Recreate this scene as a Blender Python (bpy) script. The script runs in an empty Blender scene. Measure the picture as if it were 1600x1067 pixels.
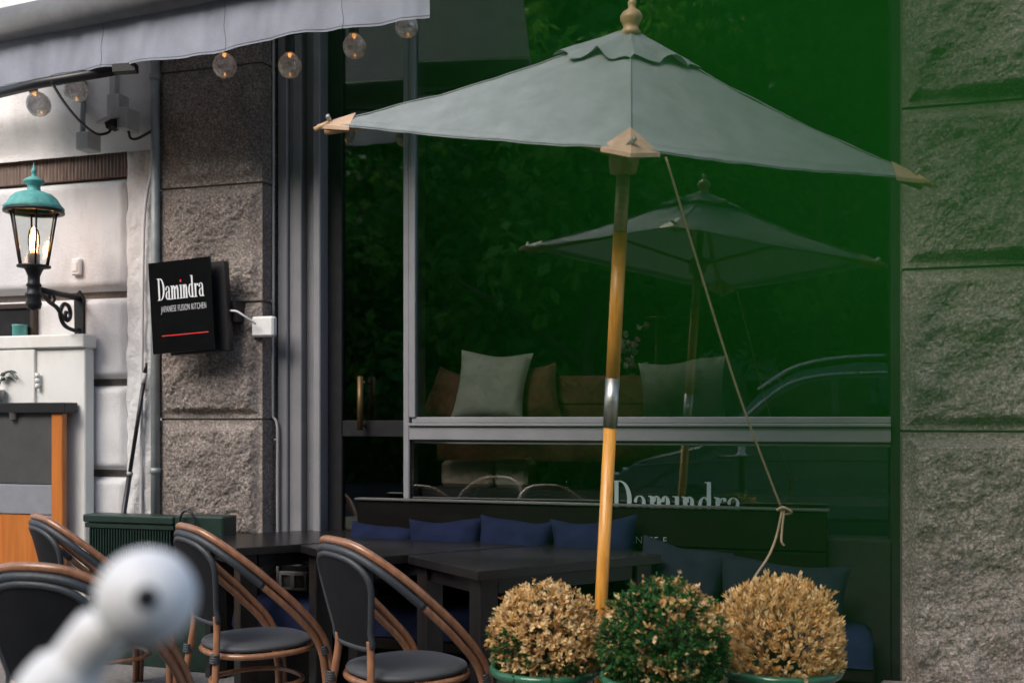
import bpy, math, random
from mathutils import Vector, Matrix, noise

random.seed(7)
R = math.radians
scene = bpy.context.scene
COL = scene.collection

# ------------------------------------------------------------------ camera
F = 1694.0            # focal length in pixels of the 1600 px wide photograph
HZ = 655.0            # row of the horizon
TH = 0.31             # the camera looks this far left of the facade's normal
HC = 1.36             # camera height
FW = Vector((-math.sin(TH), math.cos(TH), 0))
RT = Vector((math.cos(TH), math.sin(TH), 0))
UP = Vector((0, 0, 1))

cam_d = bpy.data.cameras.new('camera')
cam = bpy.data.objects.new('camera', cam_d)
COL.objects.link(cam)
cam.location = (0, 0, HC)
cam.rotation_euler = (R(90), 0, TH)
cam_d.sensor_width = 36
cam_d.lens = F / 1600 * 36
cam_d.shift_y = (HZ - 533.5) / 1600
cam_d.clip_start = 0.004
cam_d.clip_end = 400
cam_d.dof.use_dof = True
cam_d.dof.focus_distance = 4.9
cam_d.dof.aperture_fstop = 2.3
scene.camera = cam

# ------------------------------------------------------------------ world and sun
SUN_AZ, SUN_EL = R(202), R(42)       # compass style: 0 = +y, clockwise
world = bpy.data.worlds.new('World')
scene.world = world
world.use_nodes = True
wn = world.node_tree
wn.nodes.clear()
wo = wn.nodes.new('ShaderNodeOutputWorld')
wb = wn.nodes.new('ShaderNodeBackground')
sk = wn.nodes.new('ShaderNodeTexSky')
sk.sky_type = 'NISHITA'
sk.sun_disc = False
sk.sun_elevation = SUN_EL
sk.sun_rotation = SUN_AZ
sk.dust_density = 3.0
sk.air_density = 1.0
sk.ozone_density = 0.6
wb.inputs['Strength'].default_value = 0.15
wn.links.new(sk.outputs[0], wb.inputs['Color'])
wn.links.new(wb.outputs[0], wo.inputs['Surface'])

sun_d = bpy.data.lights.new('sun', 'SUN')
sun_d.energy = 1.4
sun_d.angle = R(35)
sun_d.color = (1.0, 0.97, 0.94)
sun = bpy.data.objects.new('sun', sun_d)
COL.objects.link(sun)
sdir = Vector((math.sin(SUN_AZ) * math.cos(SUN_EL), math.cos(SUN_AZ) * math.cos(SUN_EL), math.sin(SUN_EL)))
sun.rotation_euler = (-sdir).to_track_quat('-Z', 'Y').to_euler()
sun.location = sdir * 30

vs = scene.view_settings
vs.view_transform = 'Standard'
vs.look = 'None'
vs.exposure = 0.8
vs.gamma = 1
vs.use_curve_mapping = False
scene.cycles.use_denoising = True
scene.cycles.max_bounces = 10
scene.cycles.transparent_max_bounces = 16
scene.cycles.caustics_reflective = False
scene.cycles.caustics_refractive = False


# ------------------------------------------------------------------ measuring helpers
def D3(px, py, d):
    """world point seen at a photo pixel, d metres along the view axis"""
    return FW * d + RT * ((px - 800) / F * d) + Vector((0, 0, HC + (HZ - py) / F * d))


def dY(px, Y):
    return Y / (math.cos(TH) + (px - 800) / F * math.sin(TH))


def PY(px, py, Y):
    return D3(px, py, dY(px, Y))


def fx(px, Y):
    return PY(px, HZ, Y).x


def fz(px, py, Y):
    return PY(px, py, Y).z


# ------------------------------------------------------------------ materials
def newmat(name):
    m = bpy.data.materials.new(name)
    m.use_nodes = True
    nt = m.node_tree
    b = nt.nodes['Principled BSDF']
    return m, nt, b


def ramp(nt, fac, stops):
    r = nt.nodes.new('ShaderNodeValToRGB')
    e = r.color_ramp.elements
    while len(e) < len(stops):
        e.new(0.5)
    for el, (p, c) in zip(e, stops):
        el.position = p
        el.color = (c[0], c[1], c[2], 1)
    nt.links.new(fac, r.inputs[0])
    return r


def tnoise(nt, scale, detail=6, rough=0.6, coord='Object', stretch=None):
    tc = nt.nodes.new('ShaderNodeTexCoord')
    n = nt.nodes.new('ShaderNodeTexNoise')
    n.inputs['Scale'].default_value = scale
    n.inputs['Detail'].default_value = detail
    n.inputs['Roughness'].default_value = rough
    if stretch:
        mp = nt.nodes.new('ShaderNodeMapping')
        mp.inputs['Scale'].default_value = stretch
        nt.links.new(tc.outputs[coord], mp.inputs[0])
        nt.links.new(mp.outputs[0], n.inputs['Vector'])
    else:
        nt.links.new(tc.outputs[coord], n.inputs['Vector'])
    return n


def bump(nt, b, h, strength=0.3, dist=0.01):
    bp = nt.nodes.new('ShaderNodeBump')
    bp.inputs['Strength'].default_value = strength
    bp.inputs['Distance'].default_value = dist
    nt.links.new(h, bp.inputs['Height'])
    nt.links.new(bp.outputs[0], b.inputs['Normal'])
    return bp


def mat(name, col, rough=0.6, metal=0.0, var=0.25, scale=14, bstr=0.15, bscale=60, stretch=None, spec=0.5, bdist=0.004):
    """a plain material with some mottling and fine relief"""
    m, nt, b = newmat(name)
    n = tnoise(nt, scale, 5, 0.65, stretch=stretch)
    lo = [max(0, c * (1 - var)) for c in col]
    hi = [min(1, c * (1 + var)) for c in col]
    r = ramp(nt, n.outputs['Fac'], [(0.3, lo), (0.7, hi)])
    nt.links.new(r.outputs[0], b.inputs['Base Color'])
    b.inputs['Roughness'].default_value = rough
    b.inputs['Metallic'].default_value = metal
    b.inputs['Specular IOR Level'].default_value = spec
    if bstr:
        n2 = tnoise(nt, bscale, 4, 0.6, stretch=stretch)
        bump(nt, b, n2.outputs['Fac'], bstr, bdist)
    return m


def stone_mat():
    m, nt, b = newmat('rough_granite')
    n1 = tnoise(nt, 3.2, 8, 0.68)
    n2 = tnoise(nt, 75, 4, 0.75)
    v = nt.nodes.new('ShaderNodeTexVoronoi')
    v.inputs['Scale'].default_value = 120
    tc = nt.nodes.new('ShaderNodeTexCoord')
    nt.links.new(tc.outputs['Object'], v.inputs['Vector'])
    r1 = ramp(nt, n1.outputs['Fac'], [(0.25, (0.145, 0.122, 0.112)), (0.5, (0.235, 0.205, 0.186)), (0.75, (0.295, 0.270, 0.240))])
    r2 = ramp(nt, n2.outputs['Fac'], [(0.32, (0.32, 0.30, 0.30)), (0.5, (0.92, 0.90, 0.89)), (0.68, (2.0, 1.95, 1.9))])
    mx = nt.nodes.new('ShaderNodeMix')
    mx.data_type = 'RGBA'
    mx.blend_type = 'MULTIPLY'
    mx.inputs[0].default_value = 0.9
    nt.links.new(r1.outputs[0], mx.inputs[6])
    nt.links.new(r2.outputs[0], mx.inputs[7])
    r3 = ramp(nt, v.outputs['Color'], [(0.0, (0.6, 0.6, 0.6)), (0.55, (1, 1, 1)), (0.95, (1.5, 1.45, 1.4))])
    mx2 = nt.nodes.new('ShaderNodeMix')
    mx2.data_type = 'RGBA'
    mx2.blend_type = 'MULTIPLY'
    mx2.inputs[0].default_value = 0.7
    nt.links.new(mx.outputs[2], mx2.inputs[6])
    nt.links.new(r3.outputs[0], mx2.inputs[7])
    nt.links.new(mx2.outputs[2], b.inputs['Base Color'])
    b.inputs['Roughness'].default_value = 0.85
    bump(nt, b, n2.outputs['Fac'], 0.8, 0.012)
    return m


def plaster_mat(name, col, dirt, bscale=55, bstr=0.35):
    m, nt, b = newmat(name)
    n = tnoise(nt, 2.6, 7, 0.62, stretch=(1.3, 1.3, 0.6))
    r = ramp(nt, n.outputs['Fac'], [(0.28, dirt), (0.5, col), (0.8, [min(1, c * 1.06) for c in col])])
    nt.links.new(r.outputs[0], b.inputs['Base Color'])
    b.inputs['Roughness'].default_value = 0.75
    n2 = tnoise(nt, bscale, 5, 0.65)
    bump(nt, b, n2.outputs['Fac'], bstr, 0.012)
    return m


def fabric_mat(name, col, var=0.15, weave=500, bstr=0.25, rough=0.9, sheen=0.2):
    m, nt, b = newmat(name)
    n = tnoise(nt, 9, 5, 0.6)
    r = ramp(nt, n.outputs['Fac'], [(0.3, [c * (1 - var) for c in col]), (0.7, [c * (1 + var) for c in col])])
    n3 = tnoise(nt, weave, 2, 0.8)
    r3 = ramp(nt, n3.outputs['Fac'], [(0.35, (0.6, 0.6, 0.6)), (0.65, (1.35, 1.35, 1.35))])
    mx = nt.nodes.new('ShaderNodeMix')
    mx.data_type = 'RGBA'
    mx.blend_type = 'MULTIPLY'
    mx.inputs[0].default_value = 0.6
    nt.links.new(r.outputs[0], mx.inputs[6])
    nt.links.new(r3.outputs[0], mx.inputs[7])
    nt.links.new(mx.outputs[2], b.inputs['Base Color'])
    b.inputs['Roughness'].default_value = rough
    b.inputs['Sheen Weight'].default_value = sheen
    bump(nt, b, n3.outputs['Fac'], bstr, 0.002)
    return m


def glass_mat(name, tint, refl, rough=0.0):
    m = bpy.data.materials.new(name)
    m.use_nodes = True
    nt = m.node_tree
    nt.nodes.clear()
    o = nt.nodes.new('ShaderNodeOutputMaterial')
    t = nt.nodes.new('ShaderNodeBsdfTransparent')
    t.inputs[0].default_value = (*tint, 1)
    g = nt.nodes.new('ShaderNodeBsdfGlossy')
    g.inputs['Roughness'].default_value = rough
    g.inputs['Color'].default_value = (0.95, 1, 0.97, 1)
    fr = nt.nodes.new('ShaderNodeFresnel')
    fr.inputs[0].default_value = 1.5
    ad = nt.nodes.new('ShaderNodeMath')
    ad.operation = 'ADD'
    ad.use_clamp = True
    ad.inputs[1].default_value = refl
    nt.links.new(fr.outputs[0], ad.inputs[0])
    mx = nt.nodes.new('ShaderNodeMixShader')
    nt.links.new(ad.outputs[0], mx.inputs[0])
    nt.links.new(t.outputs[0], mx.inputs[1])
    nt.links.new(g.outputs[0], mx.inputs[2])
    nt.links.new(mx.outputs[0], o.inputs[0])
    return m


def emit_mat(name, col, s):
    m = bpy.data.materials.new(name)
    m.use_nodes = True
    nt = m.node_tree
    nt.nodes.clear()
    o = nt.nodes.new('ShaderNodeOutputMaterial')
    e = nt.nodes.new('ShaderNodeEmission')
    e.inputs[0].default_value = (*col, 1)
    e.inputs[1].default_value = s
    nt.links.new(e.outputs[0], o.inputs[0])
    return m


def leaf_mat(name, col, trans=0.35, var=0.3, rough=0.5, tcol=None):
    m = bpy.data.materials.new(name)
    m.use_nodes = True
    nt = m.node_tree
    b = nt.nodes['Principled BSDF']
    o = nt.nodes['Material Output']
    n = tnoise(nt, 30, 3, 0.6)
    r = ramp(nt, n.outputs['Fac'], [(0.3, [c * (1 - var) for c in col]), (0.7, [c * (1 + var) for c in col])])
    nt.links.new(r.outputs[0], b.inputs['Base Color'])
    b.inputs['Roughness'].default_value = rough
    b.inputs['Specular IOR Level'].default_value = 0.3
    t = nt.nodes.new('ShaderNodeBsdfTranslucent')
    if tcol:
        t.inputs[0].default_value = (*tcol, 1)
    else:
        nt.links.new(r.outputs[0], t.inputs[0])
    mx = nt.nodes.new('ShaderNodeMixShader')
    mx.inputs[0].default_value = trans
    nt.links.new(b.outputs[0], mx.inputs[1])
    nt.links.new(t.outputs[0], mx.inputs[2])
    nt.links.new(mx.outputs[0], o.inputs[0])
    return m


def wood_mat(name, a, c, rough=0.4, scale=3, stretch=(14, 14, 0.7), coat=0.2):
    m, nt, b = newmat(name)
    n = tnoise(nt, scale, 6, 0.6, stretch=stretch)
    r = ramp(nt, n.outputs['Fac'], [(0.25, a), (0.75, c)])
    nt.links.new(r.outputs[0], b.inputs['Base Color'])
    b.inputs['Roughness'].default_value = rough
    b.inputs['Coat Weight'].default_value = coat
    b.inputs['Coat Roughness'].default_value = 0.25
    bump(nt, b, n.outputs['Fac'], 0.12, 0.003)
    return m


M = {}
M['stone'] = stone_mat()
M['mortar'] = mat('mortar', (0.24, 0.21, 0.185), 0.95, var=0.3, bstr=0.5)
M['plaster'] = plaster_mat('white_painted_plaster', (0.66, 0.66, 0.67), (0.50, 0.485, 0.475))
M['plaster_rough'] = plaster_mat('rough_white_paint', (0.70, 0.70, 0.70), (0.46, 0.44, 0.42), 38, 0.9)
M['plaster_upper'] = plaster_mat('upper_plaster', (0.86, 0.84, 0.82), (0.68, 0.65, 0.63), 60, 0.4)
M['ribbed'] = mat('ribbed_lead', (0.20, 0.14, 0.115), 0.7, var=0.45, scale=6, bstr=0.3, stretch=(10, 10, 1))
M['cabinet_white'] = plaster_mat('cabinet_white_paint', (0.73, 0.73, 0.70), (0.62, 0.61, 0.58), 90, 0.12)
M['frame'] = mat('grey_painted_frame', (0.22, 0.22, 0.235), 0.42, var=0.12, bstr=0.06, scale=5)
M['frame_dark'] = mat('dark_painted_frame', (0.022, 0.022, 0.024), 0.45, var=0.2, bstr=0.08)
M['glass'] = glass_mat('shop_glass', (0.96, 0.98, 0.97), 0.12)
M['glass_clear'] = glass_mat('clear_glass', (0.93, 0.95, 0.95), 0.02)
M['glass_bulb'] = glass_mat('bulb_glass', (0.88, 0.88, 0.88), 0.24, 0.05)
def _bulb_sheen():  # frosty white blotches mixed into the glass, painting in missing sky reflection
    nt = M['glass_bulb'].node_tree
    o = nt.nodes['Material Output']
    src = o.inputs[0].links[0].from_socket
    d = nt.nodes.new('ShaderNodeBsdfTranslucent')
    d.inputs[0].default_value = (.85, .85, .85, 1)
    d2 = nt.nodes.new('ShaderNodeBsdfDiffuse')
    d2.inputs[0].default_value = (.85, .85, .85, 1)
    m1 = nt.nodes.new('ShaderNodeMixShader')
    nt.links.new(d.outputs[0], m1.inputs[1])
    nt.links.new(d2.outputs[0], m1.inputs[2])
    n = tnoise(nt, 28, 3, .5)
    r = ramp(nt, n.outputs['Fac'], [(.38, (.22, .22, .22)), (.60, (.72, .72, .72))])
    m2 = nt.nodes.new('ShaderNodeMixShader')
    nt.links.new(r.outputs[0], m2.inputs[0])
    nt.links.new(src, m2.inputs[1])
    nt.links.new(m1.outputs[0], m2.inputs[2])
    nt.links.new(m2.outputs[0], o.inputs[0])
_bulb_sheen()
M['canopy'] = fabric_mat('grey_canvas', (0.255, 0.285, 0.28), 0.14, 420, 0.25, 0.85, 0.1)
M['leather'] = mat('tan_leather', (0.50, 0.33, 0.21), 0.55, var=0.25, bstr=0.2)
M['pole'] = wood_mat('honey_varnished_wood', (0.46, 0.17, 0.018), (0.86, 0.42, 0.075), 0.38, 3, (22, 22, 0.9))
M['finial'] = wood_mat('turned_wood', (0.42, 0.26, 0.13), (0.58, 0.38, 0.20), 0.4)
M['wood_dark'] = wood_mat('dark_brown_wood', (0.22, 0.12, 0.05), (0.32, 0.18, 0.08), 0.5)  # darker brown wood for hubs, ribs, struts and pole top
M['steel'] = mat('brushed_steel', (0.50, 0.48, 0.45), 0.42, 1.0, var=0.12, bstr=0.05, stretch=(1, 1, 12))
M['galv'] = mat('galvanised_pipe', (0.28, 0.31, 0.31), 0.5, 0.35, var=0.2, scale=8, bstr=0.12)
M['rope'] = mat('hemp_rope', (0.30, 0.22, 0.14), 0.9, var=0.3, scale=120, bstr=0.5, bscale=200)
M['cane'] = wood_mat('copper_brown_cane', (0.20, 0.082, 0.038), (0.40, 0.19, 0.095), 0.28, 4, (9, 9, 3), 0.5)
M['textile'] = fabric_mat('charcoal_mesh_textile', (0.015, 0.016, 0.018), 0.15, 700, 0.35, 0.6, 0.05)
M['wrap'] = mat('charcoal_binding', (0.040, 0.046, 0.052), 0.45, var=0.2, scale=90, bstr=0.5, bscale=160)
M['seatpad'] = fabric_mat('slate_seat', (0.055, 0.060, 0.066), 0.12, 500, 0.2, 0.6, 0.1)
M['table'] = mat('black_table_board', (0.011, 0.010, 0.010), 0.27, var=0.35, scale=7, bstr=0.08, stretch=(1, 6, 1))
M['navy'] = fabric_mat('navy_cushion_fabric', (0.009, 0.0135, 0.036), 0.25, 420, 0.4)
M['slate_fabric'] = fabric_mat('slate_blue_fabric', (0.013, 0.017, 0.026), 0.2, 420, 0.4)
M['bench'] = wood_mat('black_stained_wood', (0.0025, 0.0023, 0.0022), (0.007, 0.0063, 0.0058), 0.6, 4, (1, 8, 8), 0.0)
M['greenmetal'] = mat('dark_green_metal', (0.012, 0.030, 0.022), 0.4, 0.0, var=0.25, bstr=0.1)
M['black'] = mat('black_plastic', (0.012, 0.012, 0.013), 0.4, var=0.2, bstr=0.08)
M['black_gloss'] = mat('black_acrylic', (0.006, 0.006, 0.007), 0.06, var=0.1, bstr=0.0)
M['iron'] = mat('black_cast_iron', (0.014, 0.014, 0.016), 0.5, 0.3, var=0.3, bstr=0.3, bscale=90)
M['copper'] = mat('verdigris_copper', (0.10, 0.36, 0.34), 0.65, 0.1, var=0.3, scale=22, bstr=0.25)
M['white'] = mat('white_plastic', (0.72, 0.72, 0.71), 0.45, var=0.06, bstr=0.04)
M['greybox'] = mat('aged_grey_plastic', (0.50, 0.49, 0.47), 0.5, var=0.12, bstr=0.05)
M['letter'] = mat('pale_lettering', (0.72, 0.74, 0.74), 0.5, var=0.03, bstr=0)
M['letter_glass'] = mat('frosted_lettering', (0.26, 0.34, 0.33), 0.6, var=0.05, bstr=0)
M['red'] = mat('red_vinyl', (0.70, 0.02, 0.03), 0.5, var=0.05, bstr=0)
M['awning'] = fabric_mat('lilac_grey_awning_cloth', (0.35, 0.37, 0.44), 0.07, 700, 0.12, 0.9, 0.1)
M['awning_dark'] = fabric_mat('grey_awning_cloth', (0.13, 0.135, 0.14), 0.2, 700, 0.15)
M['awning_top'] = fabric_mat('awning_top_cloth', (0.36, 0.37, 0.40), 0.1, 700, 0.12)
for _k, _t in (('awning', .25), ('awning_top', .15), ('canopy', .12)):
    _nt = M[_k].node_tree
    _b, _o = _nt.nodes['Principled BSDF'], _nt.nodes['Material Output']
    _tr = _nt.nodes.new('ShaderNodeBsdfTranslucent')
    _nt.links.new(_b.inputs['Base Color'].links[0].from_socket, _tr.inputs[0])
    _mx = _nt.nodes.new('ShaderNodeMixShader')
    _mx.inputs[0].default_value = _t
    _nt.links.new(_b.outputs[0], _mx.inputs[1])
    _nt.links.new(_tr.outputs[0], _mx.inputs[2])
    _nt.links.new(_mx.outputs[0], _o.inputs[0])
for _k in ('bench', 'textile', 'navy', 'slate_fabric', 'frame_dark'):
    _b = M[_k].node_tree.nodes['Principled BSDF']
    _b.inputs['Specular IOR Level'].default_value = 0.08
    _b.inputs['Sheen Weight'].default_value = 0.0
M['filament'] = emit_mat('warm_filament', (1.0, 0.42, 0.10), 1.6)
M['flame'] = emit_mat('lantern_filament', (1.0, 0.42, 0.13), 46)
M['mirrored_bulb'] = emit_mat('warm_globe', (1.0, 0.50, 0.22), 0.9)  # glow added to stand for a festoon bulb's reflection
M['brass'] = mat('aged_brass', (0.12, 0.08, 0.035), 0.5, 0.8, var=0.2, bstr=0.05)
M['orange_wood'] = wood_mat('orange_oiled_wood', (0.40, 0.115, 0.018), (0.58, 0.19, 0.035), 0.4, 3, (12, 12, 0.8))
M['panel_grey'] = mat('dark_grey_sheet', (0.075, 0.075, 0.075), 0.5, 0.3, var=0.2, bstr=0.06, scale=4)
M['panel_light'] = mat('light_grey_sheet', (0.27, 0.28, 0.31), 0.45, 0.2, var=0.1, bstr=0.05)
M['glaze'] = mat('green_glazed_ceramic', (0.030, 0.115, 0.062), 0.12, var=0.4, scale=5, bstr=0.06, bscale=18)
M['soil'] = mat('soil', (0.035, 0.024, 0.016), 0.95, var=0.5, bstr=0.8)
M['leaf_green'] = leaf_mat('box_leaf_green', (0.026, 0.105, 0.020))
M['leaf_dark'] = leaf_mat('box_leaf_dark', (0.012, 0.045, 0.014))
M['leaf_tan'] = leaf_mat('dry_leaf_tan', (0.70, 0.46, 0.18), 0.4)
M['leaf_straw'] = leaf_mat('dry_leaf_straw', (0.84, 0.64, 0.34), 0.4)
M['leaf_brown'] = leaf_mat('dry_leaf_brown', (0.36, 0.19, 0.07), 0.25)
M['twig'] = mat('twig_bark', (0.11, 0.075, 0.045), 0.9, var=0.3, bstr=0.4)
M['bark'] = mat('tree_bark', (0.075, 0.060, 0.048), 0.95, var=0.4, scale=9, bstr=0.8, bscale=20, stretch=(4, 4, 0.7), bdist=0.02)
M['tree_leaf'] = leaf_mat('tree_leaf', (0.040, 0.170, 0.026), 0.55)
M['tree_leaf2'] = leaf_mat('tree_leaf_light', (0.12, 0.30, 0.040), 0.6)
M['near_leaf'] = leaf_mat('hanging_leaf', (0.002, 0.12, 0.006), 0.6, 0.12, 0.9, (0.034, 0.19, 0.026))
M['near_leaf'].node_tree.nodes['Principled BSDF'].inputs['Specular IOR Level'].default_value = 0.0
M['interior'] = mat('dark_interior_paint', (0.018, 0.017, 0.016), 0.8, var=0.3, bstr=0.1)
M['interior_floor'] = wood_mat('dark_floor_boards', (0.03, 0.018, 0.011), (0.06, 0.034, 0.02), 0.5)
M['rust'] = wood_mat('rust_brown_panel', (0.14, 0.045, 0.022), (0.24, 0.085, 0.042), 0.5, 3, (1, 10, 10))
M['linen'] = fabric_mat('sage_linen', (0.72, 0.74, 0.64), 0.08, 500, 0.3)
M['terracotta_fabric'] = fabric_mat('terracotta_fabric', (0.26, 0.11, 0.07), 0.1, 500, 0.3)
M['beige'] = mat('beige_card', (0.74, 0.60, 0.48), 0.7, var=0.1, bstr=0.05)
M['cream'] = mat('cream_card', (0.80, 0.74, 0.62), 0.7, var=0.08, bstr=0.05)
M['pink'] = leaf_mat('pink_petals', (0.60, 0.25, 0.32), 0.3)
M['petal'] = leaf_mat('pale_petals', (0.62, 0.58, 0.52), 0.3)
M['paving'] = mat('granite_paving', (0.20, 0.19, 0.18), 0.85, var=0.35, scale=40, bstr=0.3)
M['asphalt'] = mat('asphalt', (0.05, 0.05, 0.052), 0.9, var=0.3, scale=60, bstr=0.4)
M['carpaint'] = mat('dark_green_grey_car_paint', (0.13, 0.15, 0.15), 0.2, 0.3, var=0.05, bstr=0)
M['carglass'] = mat('tinted_car_glass', (0.012, 0.016, 0.017), 0.03, var=0.05, bstr=0)
M['chrome'] = mat('chrome_trim', (0.75, 0.75, 0.75), 0.12, 1.0, var=0.03, bstr=0)
M['rubber'] = mat('tyre_rubber', (0.018, 0.018, 0.018), 0.85, var=0.2, bstr=0.2)
M['ball'] = mat('matt_white_lacquer', (0.88, 0.87, 0.85), 0.5, var=0.03, bstr=0.02)
M['hatch'] = mat('dark_brown_paint', (0.035, 0.022, 0.016), 0.5, var=0.3)
M['ferrule'] = mat('dull_bronzed_steel', (0.34, 0.25, 0.15), 0.5, 0.6, var=0.3, bstr=0.08, stretch=(1, 1, 6))
M['teal'] = mat('teal_tin', (0.10, 0.33, 0.31), 0.5, var=0.1, bstr=0.03)


# ------------------------------------------------------------------ mesh helpers
class MB:
    def __init__(self):
        self.v, self.f, self.m, self.sm = [], [], [], []

    def add(self, vs_, fs, mi=0, smooth=False):
        o = len(self.v)
        self.v += [tuple(p) for p in vs_]
        for f in fs:
            self.f.append(tuple(i + o for i in f))
            self.m.append(mi)
            self.sm.append(smooth)
        return self

    def box(self, lo, hi, mi=0, bevel=0.0):
        x0, y0, z0 = [min(a, b) for a, b in zip(lo, hi)]
        x1, y1, z1 = [max(a, b) for a, b in zip(lo, hi)]
        if bevel <= 0:
            vs_ = [(x0, y0, z0), (x1, y0, z0), (x1, y1, z0), (x0, y1, z0), (x0, y0, z1), (x1, y0, z1), (x1, y1, z1), (x0, y1, z1)]
            return self.add(vs_, [(0, 3, 2, 1), (4, 5, 6, 7), (0, 1, 5, 4), (1, 2, 6, 5), (2, 3, 7, 6), (3, 0, 4, 7)], mi)
        b = min(bevel, (x1 - x0) * .45, (y1 - y0) * .45, (z1 - z0) * .45)
        return self.obox(Vector(((x0 + x1) / 2, (y0 + y1) / 2, (z0 + z1) / 2)), (x1 - x0, y1 - y0, z1 - z0), Matrix.Identity(3), mi, b)

    def obox(self, c, size, rot, mi=0, b=0.0):
        """oriented box with chamfered edges"""
        h = [s / 2 for s in size]
        if b <= 0:
            vs_ = []
            for sz in (-1, 1):
                for sx, sy in ((-1, -1), (1, -1), (1, 1), (-1, 1)):
                    vs_.append(c + rot @ Vector((sx * h[0], sy * h[1], sz * h[2])))
            return self.add(vs_, [(0, 3, 2, 1), (4, 5, 6, 7), (0, 1, 5, 4), (1, 2, 6, 5), (2, 3, 7, 6), (3, 0, 4, 7)], mi)
        vs_, idx = [], {}
        for sx in (-1, 1):
            for sy in (-1, 1):
                for sz in (-1, 1):
                    s = (sx, sy, sz)
                    for a in range(3):
                        p = Vector([s[k] * (h[k] - (0 if k == a else b)) for k in range(3)])
                        idx[(sx, sy, sz, a)] = len(vs_)
                        vs_.append(c + rot @ p)
        fs = []
        for a in range(3):
            p, q = [(1, 2), (2, 0), (0, 1)][a]
            for s in (-1, 1):
                quad = []
                for (sp, sq) in ((-1, -1), (1, -1), (1, 1), (-1, 1)):
                    k = [0, 0, 0]
                    k[a], k[p], k[q] = s, sp, sq
                    quad.append(idx[(*k, a)])
                fs.append(tuple(quad if s > 0 else quad[::-1]))
        for a in range(3):           # edges running along axis a
            p, q = [(1, 2), (2, 0), (0, 1)][a]
            for sp in (-1, 1):
                for sq in (-1, 1):
                    k0, k1 = [0, 0, 0], [0, 0, 0]
                    k0[a], k1[a] = -1, 1
                    k0[p] = k1[p] = sp
                    k0[q] = k1[q] = sq
                    quad = [idx[(*k0, p)], idx[(*k1, p)], idx[(*k1, q)], idx[(*k0, q)]]
                    fs.append(tuple(quad if sp * sq < 0 else quad[::-1]))
        for sx in (-1, 1):
            for sy in (-1, 1):
                for sz in (-1, 1):
                    t = [idx[(sx, sy, sz, a)] for a in range(3)]
                    fs.append(tuple(t if sx * sy * sz > 0 else t[::-1]))
        return self.add(vs_, fs, mi)

    def tube(self, pts, r, seg=10, mi=0, cap=True, closed=False):
        pts = [Vector(p) for p in pts]
        n = len(pts)
        rr = r if isinstance(r, (list, tuple)) else [r] * n
        vs_, fs = [], []
        t0 = (pts[1] - pts[0]).normalized()
        ref = Vector((0, 0, 1)) if abs(t0.z) < .9 else Vector((1, 0, 0))
        nrm = t0.cross(ref).normalized()
        for i, p in enumerate(pts):
            if closed:
                t = (pts[(i + 1) % n] - pts[i - 1]).normalized()
            else:
                t = (pts[min(i + 1, n - 1)] - pts[max(i - 1, 0)]).normalized()
            nrm = (nrm - t * nrm.dot(t))
            if nrm.length < 1e-6:
                nrm = t.orthogonal()
            nrm.normalize()
            bn = t.cross(nrm)
            for k in range(seg):
                a = 2 * math.pi * k / seg
                vs_.append(p + (nrm * math.cos(a) + bn * math.sin(a)) * rr[i])
        rng = n if closed else n - 1
        for i in range(rng):
            j = (i + 1) % n
            for k in range(seg):
                k2 = (k + 1) % seg
                fs.append((i * seg + k, i * seg + k2, j * seg + k2, j * seg + k))
        self.add(vs_, fs, mi, True)
        if cap and not closed:
            o = len(self.v) - len(vs_)
            self.f.append(tuple(o + k for k in range(seg))[::-1]); self.m.append(mi); self.sm.append(False)
            self.f.append(tuple(o + (n - 1) * seg + k for k in range(seg))); self.m.append(mi); self.sm.append(False)
        return self

    def lathe(self, prof, base, axis=(0, 0, 1), seg=24, mi=0, ang0=0.0):
        base, axis = Vector(base), Vector(axis).normalized()
        a = axis.orthogonal().normalized()
        if abs(axis.z) > .99:
            a = Vector((1, 0, 0))
        b = axis.cross(a)
        vs_, fs = [], []
        for r, h in prof:
            for k in range(seg):
                t = ang0 + 2 * math.pi * k / seg
                vs_.append(base + axis * h + (a * math.cos(t) + b * math.sin(t)) * max(r, 1e-5))
        for i in range(len(prof) - 1):
            for k in range(seg):
                k2 = (k + 1) % seg
                fs.append((i * seg + k, i * seg + k2, (i + 1) * seg + k2, (i + 1) * seg + k))
        return self.add(vs_, fs, mi, seg > 8)

    def prism(self, poly, o, ux, uy, th, mi=0):
        """closed polygon in the plane (ux, uy) through o, thickened along ux x uy"""
        o, ux, uy = Vector(o), Vector(ux), Vector(uy)
        n = ux.cross(uy).normalized()
        k = len(poly)
        vs_ = [o + ux * x + uy * y + n * th for x, y in poly] + [o + ux * x + uy * y for x, y in poly]
        fs = [tuple(range(k)), tuple(range(2 * k - 1, k - 1, -1))]
        fs += [(i, k + i, k + (i + 1) % k, (i + 1) % k) for i in range(k)]
        return self.add(vs_, fs, mi)

    def grid(self, fn, nu, nv, mi=0, smooth=True):
        vs_ = [fn(i / nu, j / nv) for j in range(nv + 1) for i in range(nu + 1)]
        fs = [(j * (nu + 1) + i, j * (nu + 1) + i + 1, (j + 1) * (nu + 1) + i + 1, (j + 1) * (nu + 1) + i) for j in range(nv) for i in range(nu)]
        return self.add(vs_, fs, mi, smooth)

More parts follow.
